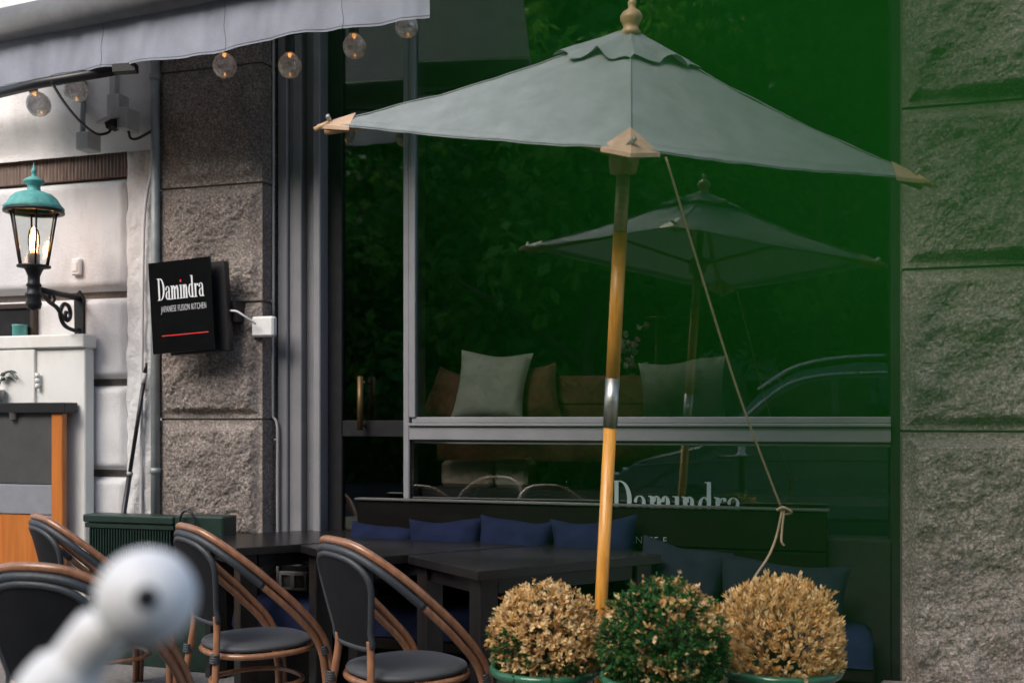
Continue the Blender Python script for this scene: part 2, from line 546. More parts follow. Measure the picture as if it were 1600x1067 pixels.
    def build(self, name, mats, parent=None):
        me = bpy.data.meshes.new(name)
        me.from_pydata(self.v, [], self.f)
        if not isinstance(mats, (list, tuple)):
            mats = [mats]
        for m in mats:
            me.materials.append(M[m] if isinstance(m, str) else m)
        me.polygons.foreach_set('material_index', self.m)
        me.polygons.foreach_set('use_smooth', self.sm)
        me.update()
        o = bpy.data.objects.new(name, me)
        COL.objects.link(o)
        if parent is not None:
            o.parent = parent
            if parent.type == 'EMPTY' and not parent.get('_local'):
                o.matrix_parent_inverse = Matrix.Translation(-parent.location)
        return o


def tag(o, label=None, cat=None, group=None, kind=None):
    if label: o['label'] = label
    if cat: o['category'] = cat
    if group: o['group'] = group
    if kind: o['kind'] = kind
    return o


def thing(name, loc, label, cat, group=None, local=False):
    o = bpy.data.objects.new(name, None)
    o.empty_display_size = 0.1
    COL.objects.link(o)
    o.location = loc
    if local:
        o['_local'] = 1
    return tag(o, label, cat, group)


def copy_tree(o, parent=None):
    c = o.copy()
    COL.objects.link(c)
    c.parent = parent
    for ch in list(o.children):
        copy_tree(ch, c)
    return c


def smooth_path(pts, n=6, closed=False):
    pts = [Vector(p) for p in pts]
    k = len(pts)
    out = []
    for i in range(k if closed else k - 1):
        if closed:
            p0, p1, p2, p3 = pts[i - 1], pts[i], pts[(i + 1) % k], pts[(i + 2) % k]
        else:
            p0, p1, p2, p3 = pts[max(i - 1, 0)], pts[i], pts[i + 1], pts[min(i + 2, k - 1)]
        for j in range(n):
            t = j / n
            out.append(0.5 * ((2 * p1) + (p2 - p0) * t + (2 * p0 - 5 * p1 + 4 * p2 - p3) * t * t + (3 * p1 - p0 - 3 * p2 + p3) * t ** 3))
    if not closed:
        out.append(pts[-1])
    return out


def nz(p, s, o=0):
    return noise.noise(Vector(p) * s + Vector((o, o * 1.7, o * .3)))


def fbm(p, s, octv=4, o=0):
    t, a = 0, 1
    for i in range(octv):
        t += a * nz(p, s, o + i * 7)
        s *= 2.1
        a *= .55
    return t


def oval(cx, cy, rx, ry, a0, a1, n=16):
    return [(cx + rx * math.cos(a0 + (a1 - a0) * i / n), cy + ry * math.sin(a0 + (a1 - a0) * i / n)) for i in range(n + 1)]


# ------------------------------------------------------------------ the ground
g = MB().box((-60, 0.6, -0.30), (60, 60, 0))
tag(g.build('pavement', 'paving'), kind='structure')
g = MB().box((-60, -60, -0.45), (60, 0.45, -0.12))
tag(g.build('road', 'asphalt'), kind='structure')
g = MB()
g.box((-60, 0.45, -0.40), (60, 0.6, 0.005), 0, 0.02)
tag(g.build('kerb', 'mortar'), kind='structure')

# ------------------------------------------------------------------ restaurant facade
YG = 5.42            # glass
YF = 5.40            # frame front
xs0, xs1 = fx(248, 5.30), fx(410, 5.30)      # left stone pier
xr0 = fx(1410, 5.10)                          # right stone pier, left edge
restaurant = thing('restaurant_building', (-1.5, YG, 0), 'restaurant front of rough granite piers with tall dark grey framed window', 'building')


def stone_block(x0, x1, z0, z1, yf, yb, seed, amp=0.03, margin=0.016, n=96):
    w, h = x1 - x0, z1 - z0
    nu = max(8, int(n * w / max(w, h)))
    nv = max(8, int(n * h / max(w, h)))
    b = MB()

    def fn(u, v):
        x, z = x0 + w * u, z0 + h * v
        e = min(u * w, (1 - u) * w, v * h, (1 - v) * h)
        k = max(0, min(1, (e - margin) / 0.05))
        k = k * k * (3 - 2 * k)
        p = (x, z, seed * 3.1)
        d = 0.75 * amp + 1.0 * amp * fbm(p, 1.9, 3, seed) + .55 * amp * max(0, fbm(p, 3.6, 3, seed + 9)) ** 1.5 + 0.3 * amp * fbm(p, 9, 4, seed + 5)
        d += .006 * nz(p, 24, seed) + .005 * nz(p, 52, seed) + .003 * nz(p, 90, seed)
        d = max(d, .006 + .004 * nz(p, 30, seed) + .15 * d)
        return (x, yf - d * k - .002 * nz(p, 20), z)
    b.grid(fn, nu, nv, 0, False)
    # sides and back
    b.add([(x0, yf, z0), (x1, yf, z0), (x1, yf, z1), (x0, yf, z1), (x0, yb, z0), (x1, yb, z0), (x1, yb, z1), (x0, yb, z1)],
          [(0, 4, 5, 1), (1, 5, 6, 2), (2, 6, 7, 3), (3, 7, 4, 0), (4, 7, 6, 5)])
    return b


# left pier courses (bed joints measured on the photograph)
jl = [0.0] + [fz(330, y, 5.30) for y in (845, 655, 474, 291, 107, -75, -260)]
for i in range(len(jl) - 1):
    stone_block(xs0, xs1, jl[i] + .006, jl[i + 1] - .006, 5.30, 5.62, 3 + i, 0.032).build('stone_block', 'stone', restaurant)
b = MB().box((xs0 + .012, 5.312, 0), (xs1 - .012, 5.60, jl[-1]))
b.build('pier_core', 'mortar', restaurant)
# right pier
jr = [0.0] + [fz(1500, y, 5.10) for y in (674, 418, 163, -92, -350)]
for i in range(len(jr) - 1):
    stone_block(xr0, xr0 + 1.3, jr[i] + .006, jr[i + 1] - .006, 5.10, 5.62, 23 + i, 0.055, n=120).build('stone_block', 'stone', restaurant)
b = MB().box((xr0 + .012, 5.114, 0), (xr0 + 1.29, 5.60, jr[-1]))
b.build('pier_core', 'mortar', restaurant)
b = MB().box((xr0 - .10, 4.86, 0.0), (xr0 + 1.4, 5.06, fz(1500, 1082, 4.9)), 0, .02)
b.build('plinth', 'stone', restaurant)
# lintel storey far above the frame
b = MB().box((xs0, 5.28, 3.9), (xr0 + 1.3, 5.62, 5.6), 0, .02)
b.build('upper_wall', 'stone', restaurant)

# window and door joinery
ZT = 3.9
x_post0, x_post1 = fx(432, 5.42), fx(468, 5.42)
x_mid0, x_mid1 = fx(489, 5.41), fx(500, 5.41)
x_mul0, x_mul1 = fx(631, YF - .02), fx(650, YF - .02)
x_w1 = xr0 + .02
z_sill = fz(900, 658, YF)
z_rail = fz(900, 694, YF)


def joinery(name, parts, parent, m='frame'):
    bb = MB()
    for lo, hi, bv in parts:
        bb.box(lo, hi, 0, bv)
    return bb.build(name, m, parent)


w = x_post1 - x_post0
joinery('door_post', [((x_post0, 5.43, 0), (x_post0 + w * .42, 5.56, ZT), .006), ((x_post0 + w * .42, 5.455, 0), (x_post0 + w * .62, 5.56, ZT), .004),
                      ((x_post0 + w * .62, 5.44, 0), (x_post1, 5.56, ZT), .004), ((x_post1, 5.50, 0), (x_mid0 - .012, 5.58, ZT), .003)], restaurant)
joinery('door_post', [((x_mid0, 5.41, 0), (x_mid1, 5.60, ZT), .005)], restaurant)
# door leaf
door = MB()
xd0, xd1 = x_mid1 + .004, x_mul0 - .004
door.box((xd0, 5.50, .02), (xd0 + .085, 5.55, ZT - .05), 0, .004)
door.box((xd1 - .03, 5.50, .02), (xd1, 5.55, ZT - .05), 0, .004)
zt0 = fz(560, 682, 5.5)
for z0, z1 in ((.02, .16), (zt0, zt0 + .09), (ZT - .15, ZT - .05)):
    door.box((xd0 + .085, 5.505, z0), (xd1 - .03, 5.545, z1), 0, .003)
do = door.build('door', 'frame_dark', restaurant)
MB().box((xd0 + .08, 5.522, .15), (xd1 - .025, 5.53, ZT - .14)).build('door_pane', 'glass', do)
hx = fx(564, 5.46)
hb = MB().tube([(hx, 5.45, fz(564, 672, 5.46)), (hx, 5.45, fz(564, 588, 5.46))], .017, 12)
for py in (664, 598):
    hb.tube([(hx, 5.45, fz(564, py, 5.46)), (hx, 5.502, fz(564, py, 5.46))], .008, 8)
hb.build('door_handle', 'brass', do)

win = thing('shop_window', (x_mul0, YF, 0), None, None)
win.parent = restaurant
win.matrix_parent_inverse = Matrix.Translation(-restaurant.location)
win_parts = win
mw = x_mul1 - x_mul0


def wj(name, parts, m='frame'):
    bb = MB()
    for lo, hi, bv in parts:
        bb.box(lo, hi, 0, bv)
    o = bb.build(name, m)
    o.parent = win
    o.matrix_parent_inverse = Matrix.Translation(-win.location)
    return o


wj('mullion', [((x_mul0, 5.37, 0), (x_mul0 + mw * .5, 5.50, ZT), .005), ((x_mul0 + mw * .5, 5.362, z_sill + .02), (x_mul0 + mw * .72, 5.50, ZT), .003),
               ((x_mul0 + mw * .72, 5.352, z_sill + .02), (x_mul1 + .006, 5.50, ZT), .003)])
wj('mullion', [((x_w1 - .06, 5.38, 0), (x_w1 + .05, 5.50, ZT), .005)], 'frame_dark')
wj('transom', [((x_mul0 + mw * .5, 5.365, z_rail + .018), (x_w1 - .06, 5.49, z_sill - .026), .004),
               ((x_mul0 + mw * .5, 5.35, z_sill - .026), (x_w1 - .06, 5.49, z_sill - .010), .003),
               ((x_mul0 + mw * .75, 5.362, z_sill - .010), (x_w1 - .06, 5.49, z_sill + .022), .004),
               ((x_mul0 + mw * .75, 5.385, z_rail - .002), (x_w1 - .06, 5.48, z_rail + .014), .003)])
wj('bottom_rail', [((x_mul0 + mw * .5, 5.37, 0.0), (x_w1 - .06, 5.49, fz(700, 822, 5.4)), .005)], 'frame_dark')
GA = 0.045
def pane(z0, z1):
    bb = MB()
    x0, x1 = x_mul1 - .02, x_w1 - .05
    xm = (x0 + x1) / 2
    rot = Matrix.Rotation(GA, 3, 'Z')
    bb.obox(Vector((xm, YG + .015, (z0 + z1) / 2)), (x1 - x0, .008, z1 - z0), rot)
    o = bb.build('window_pane', 'glass')
    o.parent = win
    o.matrix_parent_inverse = Matrix.Translation(-win.location)
pane(z_sill + .01, ZT)
pane(fz(700, 825, 5.4), z_rail + .006)
wj('head', [((xs1, 5.40, ZT), (xr0, 5.60, ZT + .12), .004)])

# vent grille low on the frame at the bench's end
gx0, gx1, gz0, gz1 = fx(437, 5.40), fx(480, 5.40), fz(455, 923, 5.40), fz(455, 893, 5.40)
gr = MB()
for lo, hi in (((gx0, 5.39, gz0), (gx1, 5.42, gz0 + .018)), ((gx0, 5.39, gz1 - .018), (gx1, 5.42, gz1)), ((gx0, 5.39, gz0 + .018), (gx0 + .016, 5.42, gz1 - .018)),
               ((gx1 - .016, 5.39, gz0 + .018), (gx1, 5.42, gz1 - .018)), (((gx0 + gx1) / 2 - .012, 5.388, gz0 + .018), ((gx0 + gx1) / 2 + .012, 5.42, gz1 - .018))):
    gr.box(lo, hi)
hh = gz1 - gz0 - .03
for k in range(-7, 16):
    xk = gx0 + k * .0135
    for s in (1, -1):
        p0, p1 = Vector((xk, 5.405 + s * .002, gz0 + .015)), Vector((xk + s * hh * .8, 5.405 + s * .002, gz0 + .015 + hh))
        if min(p0.x, p1.x) < gx0 or max(p0.x, p1.x) > gx1:
            continue
        gr.tube([p0, p1], .0022, 4)
gro = gr.build('vent_grille', 'greybox', restaurant)
MB().box((x_post0, 5.425, gz0 - .05), (x_mul0 - .0, 5.50, gz1 + .03)).build('frame_plinth', 'frame_dark', restaurant)
MB().box((xs1 - .3, 5.19, 0.0), (x_post1, 5.29, fz(400, 935, 5.2)), 0, .01).build('base_course', 'stone', restaurant)

# interior shell
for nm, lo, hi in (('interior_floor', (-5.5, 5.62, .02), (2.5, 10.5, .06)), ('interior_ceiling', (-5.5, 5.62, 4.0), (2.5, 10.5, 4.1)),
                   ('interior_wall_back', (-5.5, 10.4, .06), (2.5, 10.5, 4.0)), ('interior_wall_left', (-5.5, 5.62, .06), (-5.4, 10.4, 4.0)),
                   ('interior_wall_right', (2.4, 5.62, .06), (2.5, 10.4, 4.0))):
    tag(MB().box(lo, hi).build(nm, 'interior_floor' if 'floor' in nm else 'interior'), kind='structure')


# ------------------------------------------------------------------ lettering
def ring(cx, cy, rx, ry, wx, wy, a0, a1, n=18):
    return oval(cx, cy, rx, ry, a0, a1, n) + oval(cx, cy, rx - wx, ry - wy, a1, a0, n)


def rect(x, y, w_, h_):
    return [(x, y), (x + w_, y), (x + w_, y + h_), (x, y + h_)]


PI = math.pi
SW = .088


def glyph(c):
    X = .62
    if c == 'D':
        return .46, [rect(.06, 0, SW, 1), rect(.0, 0, .22, .028), rect(.0, .972, .22, .028), ring(.17, .5, .26, .5, SW * 1.1, .03, -PI / 2, PI / 2)]
    if c == 'a':
        return .32, [rect(.185, .03, SW * .9, .42), ring(.14, .45, .125, .17, SW * .75, .028, 0, PI * .95), oval(.055, .47, .035, .045, 0, 2 * PI * .95, 10),
                     ring(.13, .19, .115, .19, SW * .9, .03, PI * .35, PI * 1.75), rect(.2, 0, .11, .04)]
    if c in 'nm':
        p = [rect(.04, 0, SW, X - .02), rect(0, 0, .16, .026), rect(0, X - .03, .09, .026)]
        n = 1 if c == 'n' else 2
        for k in range(n):
            o = .04 + k * .185
            p += [ring(o + .135, X - .17, .098, .17, SW * .95, .03, 0, PI * .98), rect(o + .145, 0, SW, X - .17), rect(o + .115, 0, .15, .026)]
        return (.33 if n == 1 else .515), p
    if c == 'i':
        return .175, [rect(.045, 0, SW, X), rect(0, 0, .17, .026), rect(0, X - .026, .09, .026)]
    if c == 'd':
        return .34, [rect(.20, 0, SW, 1), rect(.15, .974, .09, .026), rect(.25, 0, .09, .03), ring(.145, .31, .135, .31, SW * .95, .03, PI * .28, PI * 1.72)]
    if c == 'r':
        return .26, [rect(.04, 0, SW, X - .02), rect(0, 0, .18, .026), rect(0, X - .03, .09, .026), ring(.20, X - .16, .10, .15, .05, .028, PI * .3, PI * .98), oval(.225, X - .07, .04, .05, 0, 2 * PI * .95, 10)]


def word(text, origin, ux, uy, width, height, name, m, parent, dot=None):
    b_ = MB()
    tot = sum(glyph(c)[0] for c in text)
    sx = width / tot
    n = Vector(ux).cross(Vector(uy)).normalized()
    x = 0
    k = 0
    for c in text:
        wd, polys = glyph(c)
        for p in polys:
            q = [((x + px_) * sx, py_ * height) for px_, py_ in p]
            if sum(q[i][0] * q[(i + 1) % len(q)][1] - q[(i + 1) % len(q)][0] * q[i][1] for i in range(len(q))) < 0:
                q = q[::-1]
            b_.prism(q, Vector(origin) + n * (.00006 * (k % 7)), ux, uy, .0016)
            k += 1
        if c == 'i' and dot is not None:
            bd = MB().prism([((x + .09 + .045 * math.cos(t * PI / 5)) * sx, (.80 + .07 * math.sin(t * PI / 5)) * height) for t in range(10)], Vector(origin), ux, uy, .002)
            bd.build('letter_dot', dot, parent)
        x += wd
    return b_.build(name, m, parent)


def small_text(text, origin, ux, uy, width, height, name, m, parent, world_off):
    cu = bpy.data.curves.new(name, 'FONT')
    cu.body = text
    cu.extrude = .0006
    cu.space_character = 1.12
    cu.offset = -.012
    cu.materials.append(M[m])
    o = bpy.data.objects.new(name, cu)
    COL.objects.link(o)
    bpy.context.view_layer.update()
    d = o.dimensions.copy()
    n = Vector(ux).cross(Vector(uy)).normalized()
    sx, sy = width / max(d.x, .01), height / .70
    mw_ = Matrix.Identity(4)
    for i in range(3):
        mw_[i][0] = ux[i]; mw_[i][1] = uy[i]; mw_[i][2] = n[i]; mw_[i][3] = origin[i]
    o.parent = parent
    o.matrix_parent_inverse = Matrix.Translation(-world_off)
    o.matrix_basis = mw_ @ Matrix.Diagonal((sx, sy, 1, 1))
    me = bpy.data.meshes.new_from_object(o)
    mo = bpy.data.objects.new(name, me)
    COL.objects.link(mo)
    mo.parent = parent
    mo.matrix_parent_inverse = Matrix.Translation(-world_off)
    mo.matrix_basis = mw_ @ Matrix.Diagonal((sx, sy, 1, 1))
    bpy.data.objects.remove(o)
    return mo


# lettering on the lower pane
zb = fz(1060, 812, 5.41)
xa, xb = fx(956, 5.405), fx(1160, 5.405)
lw = word('Damindra', (xa, 5.4030, zb), (1, 0, 0), (0, 0, 1), xb - xa, fz(1060, 752, 5.41) - zb, 'window_lettering', 'letter_glass', None)
lw.parent = win
lw.matrix_parent_inverse = Matrix.Translation(-win.location)

# ------------------------------------------------------------------ neighbouring white building
xw1 = xs0 - .02
neigh = thing('white_building', (xw1 - 2, 5.5, 0), 'white painted plaster building with grooved blocks beside the granite pier', 'building')
# rusticated blocks: x up to the rough strip
xb1 = fx(197, 5.32)
zj = [0, fz(165, 885, 5.32), fz(165, 740, 5.32), fz(165, 597, 5.32), fz(165, 459, 5.32), fz(165, 272, 5.32)]
for i in range(len(zj) - 1):
    bb = MB()
    z0, z1 = zj[i] + .022, zj[i + 1] - .022
    x0 = xb1 - 3.2
    def pl(u, v, z0=z0, z1=z1, i=i):
        x, z = x0 + (xb1 - x0) * u, z0 + (z1 - z0) * v
        e = min((1 - u) * (xb1 - x0), v * (z1 - z0), (1 - v) * (z1 - z0))
        k = min(1, e / .035)
        k = math.sqrt(max(0, 1 - (1 - k) ** 2))
        return (x, 5.372 - .05 * k - .004 * fbm((x, z, i), 6, 3), z)
    bb.grid(pl, 110, 22)
    bb.add([(x0, 5.372, z0), (xb1, 5.372, z0), (xb1, 5.372, z1), (x0, 5.372, z1), (x0, 5.45, z0), (xb1, 5.45, z0), (xb1, 5.45, z1), (x0, 5.45, z1)],
           [(0, 4, 5, 1), (1, 5, 6, 2), (2, 6, 7, 3), (3, 7, 4, 0)])
    bb.build('plaster_block', 'plaster', neigh)
MB().box((xb1 - 3.2, 5.40, 0), (xb1 - .02, 5.6, 4.5)).build('wall_core', 'mortar', neigh)
bb = MB()
xq0, xq1 = xb1 - .004, xw1 - .03
def rough(u, v):
    x, z = xq0 + (xq1 - xq0) * u, 4.4 * v
    e = min(u, 1 - u)
    return (x, 5.335 - .018 * math.sqrt(min(1, e * 6)) - .012 * fbm((x * 1.5, z, 5), 9, 4) , z)
bb.grid(rough, 14, 260)
bb.add([(xq0, 5.335, 0), (xq1, 5.335, 0), (xq1, 5.335, 4.4), (xq0, 5.335, 4.4), (xq0, 5.5, 0), (xq1, 5.5, 0), (xq1, 5.5, 4.4), (xq0, 5.5, 4.4)], [(0, 4, 5, 1), (1, 5, 6, 2), (3, 7, 4, 0)])
bb.build('quoin_strip', 'plaster_rough', neigh)
MB().box((xw1 - .03, 5.345, 0), (xs0 - .002, 5.6, 4.4)).build('return_strip', 'plaster', neigh)
# ribbed lead band and upper jutting storey
zr0, zr1 = fz(100, 281, 5.30), fz(100, 246, 5.30)
bb = MB()
n = 260
x0 = xb1 - 3.2
prof = []
for k in range(n + 1):
    x = x0 + (xb1 - x0) * k / n
    prof.append((x, 5.335 - (.006 if k % 2 else 0)))
vs_ = [(x, y, z) for z in (zr0, zr1 + .02) for x, y in prof]
bb.add(vs_, [(k, k + 1, n + 2 + k, n + 1 + k) for k in range(n)])
bb.box((x0, 5.342, zr0), (xb1, 5.40, zr1 + .02))
bb.build('ribbed_band', 'ribbed', neigh)
bb = MB()
xu1 = fx(236, 5.30)
def up(u, v):
    x, z = x0 + (xu1 - x0) * u, zr1 + .0 + (4.4 - zr1) * v
    t = min(1, v * 6)
    return (x, 5.300 - .10 * (t * t * (3 - 2 * t)) * (1 if x < xb1 else max(0, 1 - (x - xb1) / (xu1 - xb1))) - .006 * fbm((x, z, 9), 5, 4), z)
bb.grid(up, 120, 70)
bb.build('upper_plaster', 'plaster_upper', neigh)
# hatch opening with a tin
hx0, hx1 = fx(-60, 5.27), fx(50, 5.27)
hz0, hz1 = fz(20, 540, 5.27), fz(20, 474, 5.27)
bb = MB()
for lo, hi in (((hx0, 5.285, hz1 - .03), (hx1, 5.345, hz1)), ((hx1 - .03, 5.285, hz0), (hx1, 5.345, hz1 - .03)), ((hx0, 5.285, hz0), (hx0 + .03, 5.345, hz1 - .03))):
    bb.box(lo, hi, 0, .004)
hf = bb.build('hatch_frame', 'hatch', neigh)
MB().box((hx0 + .03, 5.300, hz0), (hx1 - .03, 5.33, hz1 - .03)).build('hatch_shade', 'frame_dark', hf)  # near-black sheet, painted shade of the open hatch

# pipes and cables on the wall
px_, rp = fx(242, 5.27), .026
dp = thing('downpipe', (px_, 5.275, 0), 'grey galvanised downpipe between white building and granite pier', 'pipe')
MB().tube([(px_, 5.275, 0), (px_, 5.275, 4.4)], rp, 16).build('pipe', 'galv', dp)
for z in (fz(242, 125, 5.27), 1.05):
    MB().lathe([(rp, 0), (rp + .006, .003), (rp + .006, .03), (rp, .033)], (px_, 5.275, z)).build('pipe_collar', 'galv', dp)
cb = MB()
pts = [PY(238, 208, 5.30), PY(236, 270, 5.29), PY(230, 300, 5.29), PY(225, 350, 5.29), PY(223, 450, 5.29), PY(222, 560, 5.29), PY(221, 700, 5.30), PY(220, 860, 5.30)]
cb.tube(smooth_path(pts, 5), .009, 8)
tag(cb.build('wall_conduit', 'plaster'), 'thin white painted conduit running down the rough white strip', 'conduit')

conduit = thing('cable_conduit', PY(430, 655, 5.41), 'white cable running down the edge of the granite pier through a small box', 'cable')
cb = MB()
cb.tube(smooth_path([PY(427, 60, 5.40), PY(427, 300, 5.40), PY(427, 497, 5.40)], 4), .0075, 8)
cb.tube(smooth_path([PY(426, 527, 5.40), PY(426, 640, 5.40), PY(427, 652, 5.40), PY(433, 668, 5.40), PY(433, 760, 5.40), PY(434, 925, 5.40)], 4), .0075, 8)
cb.build('cable', 'greybox', conduit)
c = PY(416, 511, 5.30)
MB().box((c.x - .068, 5.255, c.z - .056), (c.x + .068, 5.305, c.z + .056), 0, .01).build('junction_box', 'white', conduit)
for py in (285, 471, 540, 641, 687):
    p = PY(424 if py < 650 else 430, py, 5.395)
    MB().lathe([(.0, 0), (.008, .001), (.008, .006), (0, .008)], p, (0, -1, 0), 8).build('cable_clip', 'steel', conduit)

# ------------------------------------------------------------------ illuminated box sign on the pier
sy = 5.06
s0, s1 = PY(222, 410, sy), PY(331, 404, sy)
ux = Vector((s1.x - s0.x, 0, 0))
SIGN = thing('box_sign', (s1.x, 5.2, PY(280, 480, sy).z), 'glossy black restaurant sign on the granite pier with white serif lettering', 'sign')
# the sign's face is turned slightly; its corners were measured on the photograph
A = D3(222, 409, 5.98)
B = D3(330, 404, 5.86)
Cc = D3(345, 549, 5.86)
Dd = D3(234, 551, 5.98)
A = Vector(A); exs = (B - A)
ez = Vector((0, 0, 1))
hs = fz(280, 405, 5.05) - fz(280, 550, 5.05)
exn = exs.normalized()
exn.z = 0
exn.normalize()
wS, hS = .385, .50
cS = D3(284, 478, 5.9)
nS = exn.cross(ez)           # towards the camera
rot = Matrix((exn, -nS, ez)).transposed()
lean = Matrix.Rotation(R(3.6), 3, nS)
rotS = lean @ rot
MB().obox(cS, (wS, .012, hS), rotS, 0, .001).build('face_panel', 'black_gloss', SIGN)
cbk = cS + rotS @ Vector((.055, .085, -.012))
MB().obox(cbk, (wS * .96, .05, hS * .98), rotS, 0, .004).build('back_box', 'black', SIGN)
cst = cS + rotS @ Vector((.0, .032, -.01))
MB().obox(cst, (wS * .5, .05, hS * .5), rotS, 0, .004).build('stand_off', 'black', SIGN)
cst = cS + rotS @ Vector((.20, .19, -.04))
MB().obox(cst, (.12, .16, .12), rotS, 0, .004).build('wall_bracket', 'black', SIGN)
uxs, uys = rotS @ Vector((1, 0, 0)), rotS @ Vector((0, 0, 1))
oS = cS + rotS @ Vector((-.142, -.0066, .040))
word('Damindra', oS, uxs, uys, .290, .120, 'sign_lettering', 'letter', SIGN, 'red')
small_text('JAPANESE FUSION KITCHEN', cS + rotS @ Vector((-.125, -.0072, -.026)), uxs, uys, .280, .034, 'sign_subline', 'letter', SIGN, SIGN.location)
MB().obox(cS + rotS @ Vector((.015, -.0072, -.155)), (.29, .001, .005), rotS).build('sign_red_line', 'red', SIGN)
cab = MB().tube(smooth_path([D3(352, 487, 5.95), D3(368, 486, 5.9), D3(382, 494, 5.9), D3(400, 506, 5.93)], 6), .006, 8)
cab.build('sign_cable', 'white', SIGN)

# ------------------------------------------------------------------ wall lantern
LX, LZ = fx(122, 5.30), fz(122, 488, 5.30)
dl = 5.92
lp = D3(53, 478, dl)
L = thing('wall_lantern', (LX, 5.31, LZ), 'lit copper topped glass lantern on scrolled black iron bracket on white wall', 'lantern')
armdir = Vector((lp.x - LX, lp.y - 5.31, 0))
al = armdir.length
ad_ = armdir.normalized()
bb = MB()
pz = LZ
bb.prism([(-.03, -.13), (.03, -.13), (.034, .08), (0, .13), (-.034, .08)], (LX, 5.325, pz), (1, 0, 0), (0, 0, 1), .02)
bb.build('bracket_plate', 'iron', L)
bb = MB()
za = fz(100, 463, 5.2)
bb.tube([Vector((LX, 5.31, za)), Vector((lp.x, lp.y, za))], .017, 10)
def sc(pts, r=.010):
    bb.tube(smooth_path([Vector((LX, 5.31, LZ)) + ad_ * (u * al) + Vector((0, 0, v)) for u, v in pts], 6), r, 8)
sc([(.02, -.10), (.12, -.11), (.34, -.09), (.44, -.03), (.36, .03), (.24, .02), (.21, -.03), (.28, -.06), (.33, -.035), (.30, -.01)], .012)
sc([(.36, -.06), (.50, .0), (.66, .025), (.80, .055), (.90, .07)], .012)
sc([(.62, .02), (.56, .05), (.62, .075), (.68, .06), (.66, .045)], .008)
bb.build('scroll_bracket', 'iron', L)
bz = lambda y: D3(53, y, dl).z
ps = dl / F
base = (lp.x, lp.y, 0)
MB().lathe([(.002, bz(486)), (10 * ps, bz(482)), (12 * ps, bz(474)), (10 * ps, bz(468)), (13 * ps, bz(462)), (13 * ps, bz(459)), (10 * ps, bz(456)), (10 * ps, bz(448)), (12 * ps, bz(446)), (9 * ps, bz(442)),
            (9 * ps, bz(432)), (13 * ps, bz(422)), (16 * ps, bz(419)), (25 * ps, bz(418)), (25 * ps, bz(415)), (0.001, bz(415))], base).build('lamp_stem', 'iron', L)
gl = MB().lathe([(22 * ps, bz(415)), (36 * ps, bz(331))], base, (0, 0, 1), 6, 0, .3)
glo = gl.build('glass_panes', 'glass_clear', L)
gb = MB()
for k in range(6):
    t = .3 + k * PI / 3
    gb.tube([(lp.x + 22 * ps * math.cos(t), lp.y + 22 * ps * math.sin(t), bz(416)), (lp.x + 36.5 * ps * math.cos(t), lp.y + 36.5 * ps * math.sin(t), bz(331))], .0055 if k else .0055, 6)
gb.lathe([(37 * ps, bz(333)), (45 * ps, bz(333)), (45 * ps, bz(329)), (30 * ps, bz(328))], base)
gb.build('glazing_bars', 'iron', L)
MB().lathe([(44 * ps, bz(328)), (45 * ps, bz(325)), (40 * ps, bz(320)), (34 * ps, bz(310)), (27 * ps, bz(304)), (19 * ps, bz(301)), (10 * ps, bz(300)), (9.5 * ps, bz(292)), (10 * ps, bz(290)), (16 * ps, bz(285)), (16 * ps, bz(283)),
            (8 * ps, bz(278)), (3 * ps, bz(275)), (3 * ps, bz(271)), (5 * ps, bz(268)), (3 * ps, bz(265)), (1.8 * ps, bz(262)), (.2 * ps, bz(254))], base).build('copper_roof', 'copper', L)
MB().lathe([(9 * ps, bz(414)), (9 * ps, bz(398)), (8 * ps, bz(396)), (.001, bz(396))], base).build('lamp_socket', 'white', L)
bl = MB().lathe([(7 * ps, bz(396)), (7.5 * ps, bz(390)), (9 * ps, bz(380)), (9 * ps, bz(370)), (7 * ps, bz(360)), (3 * ps, bz(355)), (.2 * ps, bz(354))], base, (0, 0, 1), 16).build('bulb', 'glass_clear', L)
fl = MB()
for k in range(5):
    t = k * 2 * PI / 5
    fl.tube([(lp.x + 3.6 * ps * math.cos(t), lp.y + 3.6 * ps * math.sin(t), bz(390)), (lp.x + 2 * ps * math.cos(t + .3), lp.y + 2 * ps * math.sin(t + .3), bz(362))], 1.1 * ps, 5)
flo = fl.build('filament', 'flame', bl)
ld = bpy.data.lights.new('lantern_glow', 'POINT')
ld.energy = 0.6
ld.color = (1, .36, .16)
ld.shadow_soft_size = .03
lo_ = bpy.data.objects.new('lantern_glow', ld)
COL.objects.link(lo_)
lo_.location = (lp.x, lp.y, bz(376))

p = PY(119, 417, 5.30)
sw = thing('bell_switch', (p.x, 5.31, p.z), 'small white switch on the white wall beside the lit lantern', 'switch')
MB().box((p.x - .032, 5.290, p.z - .05), (p.x + .032, 5.322, p.z + .05), 0, .008).build('body', 'white', sw)
MB().box((p.x - .018, 5.284, p.z - .03), (p.x + .018, 5.292, p.z + .03), 0, .004).build('rocker', 'white', sw)

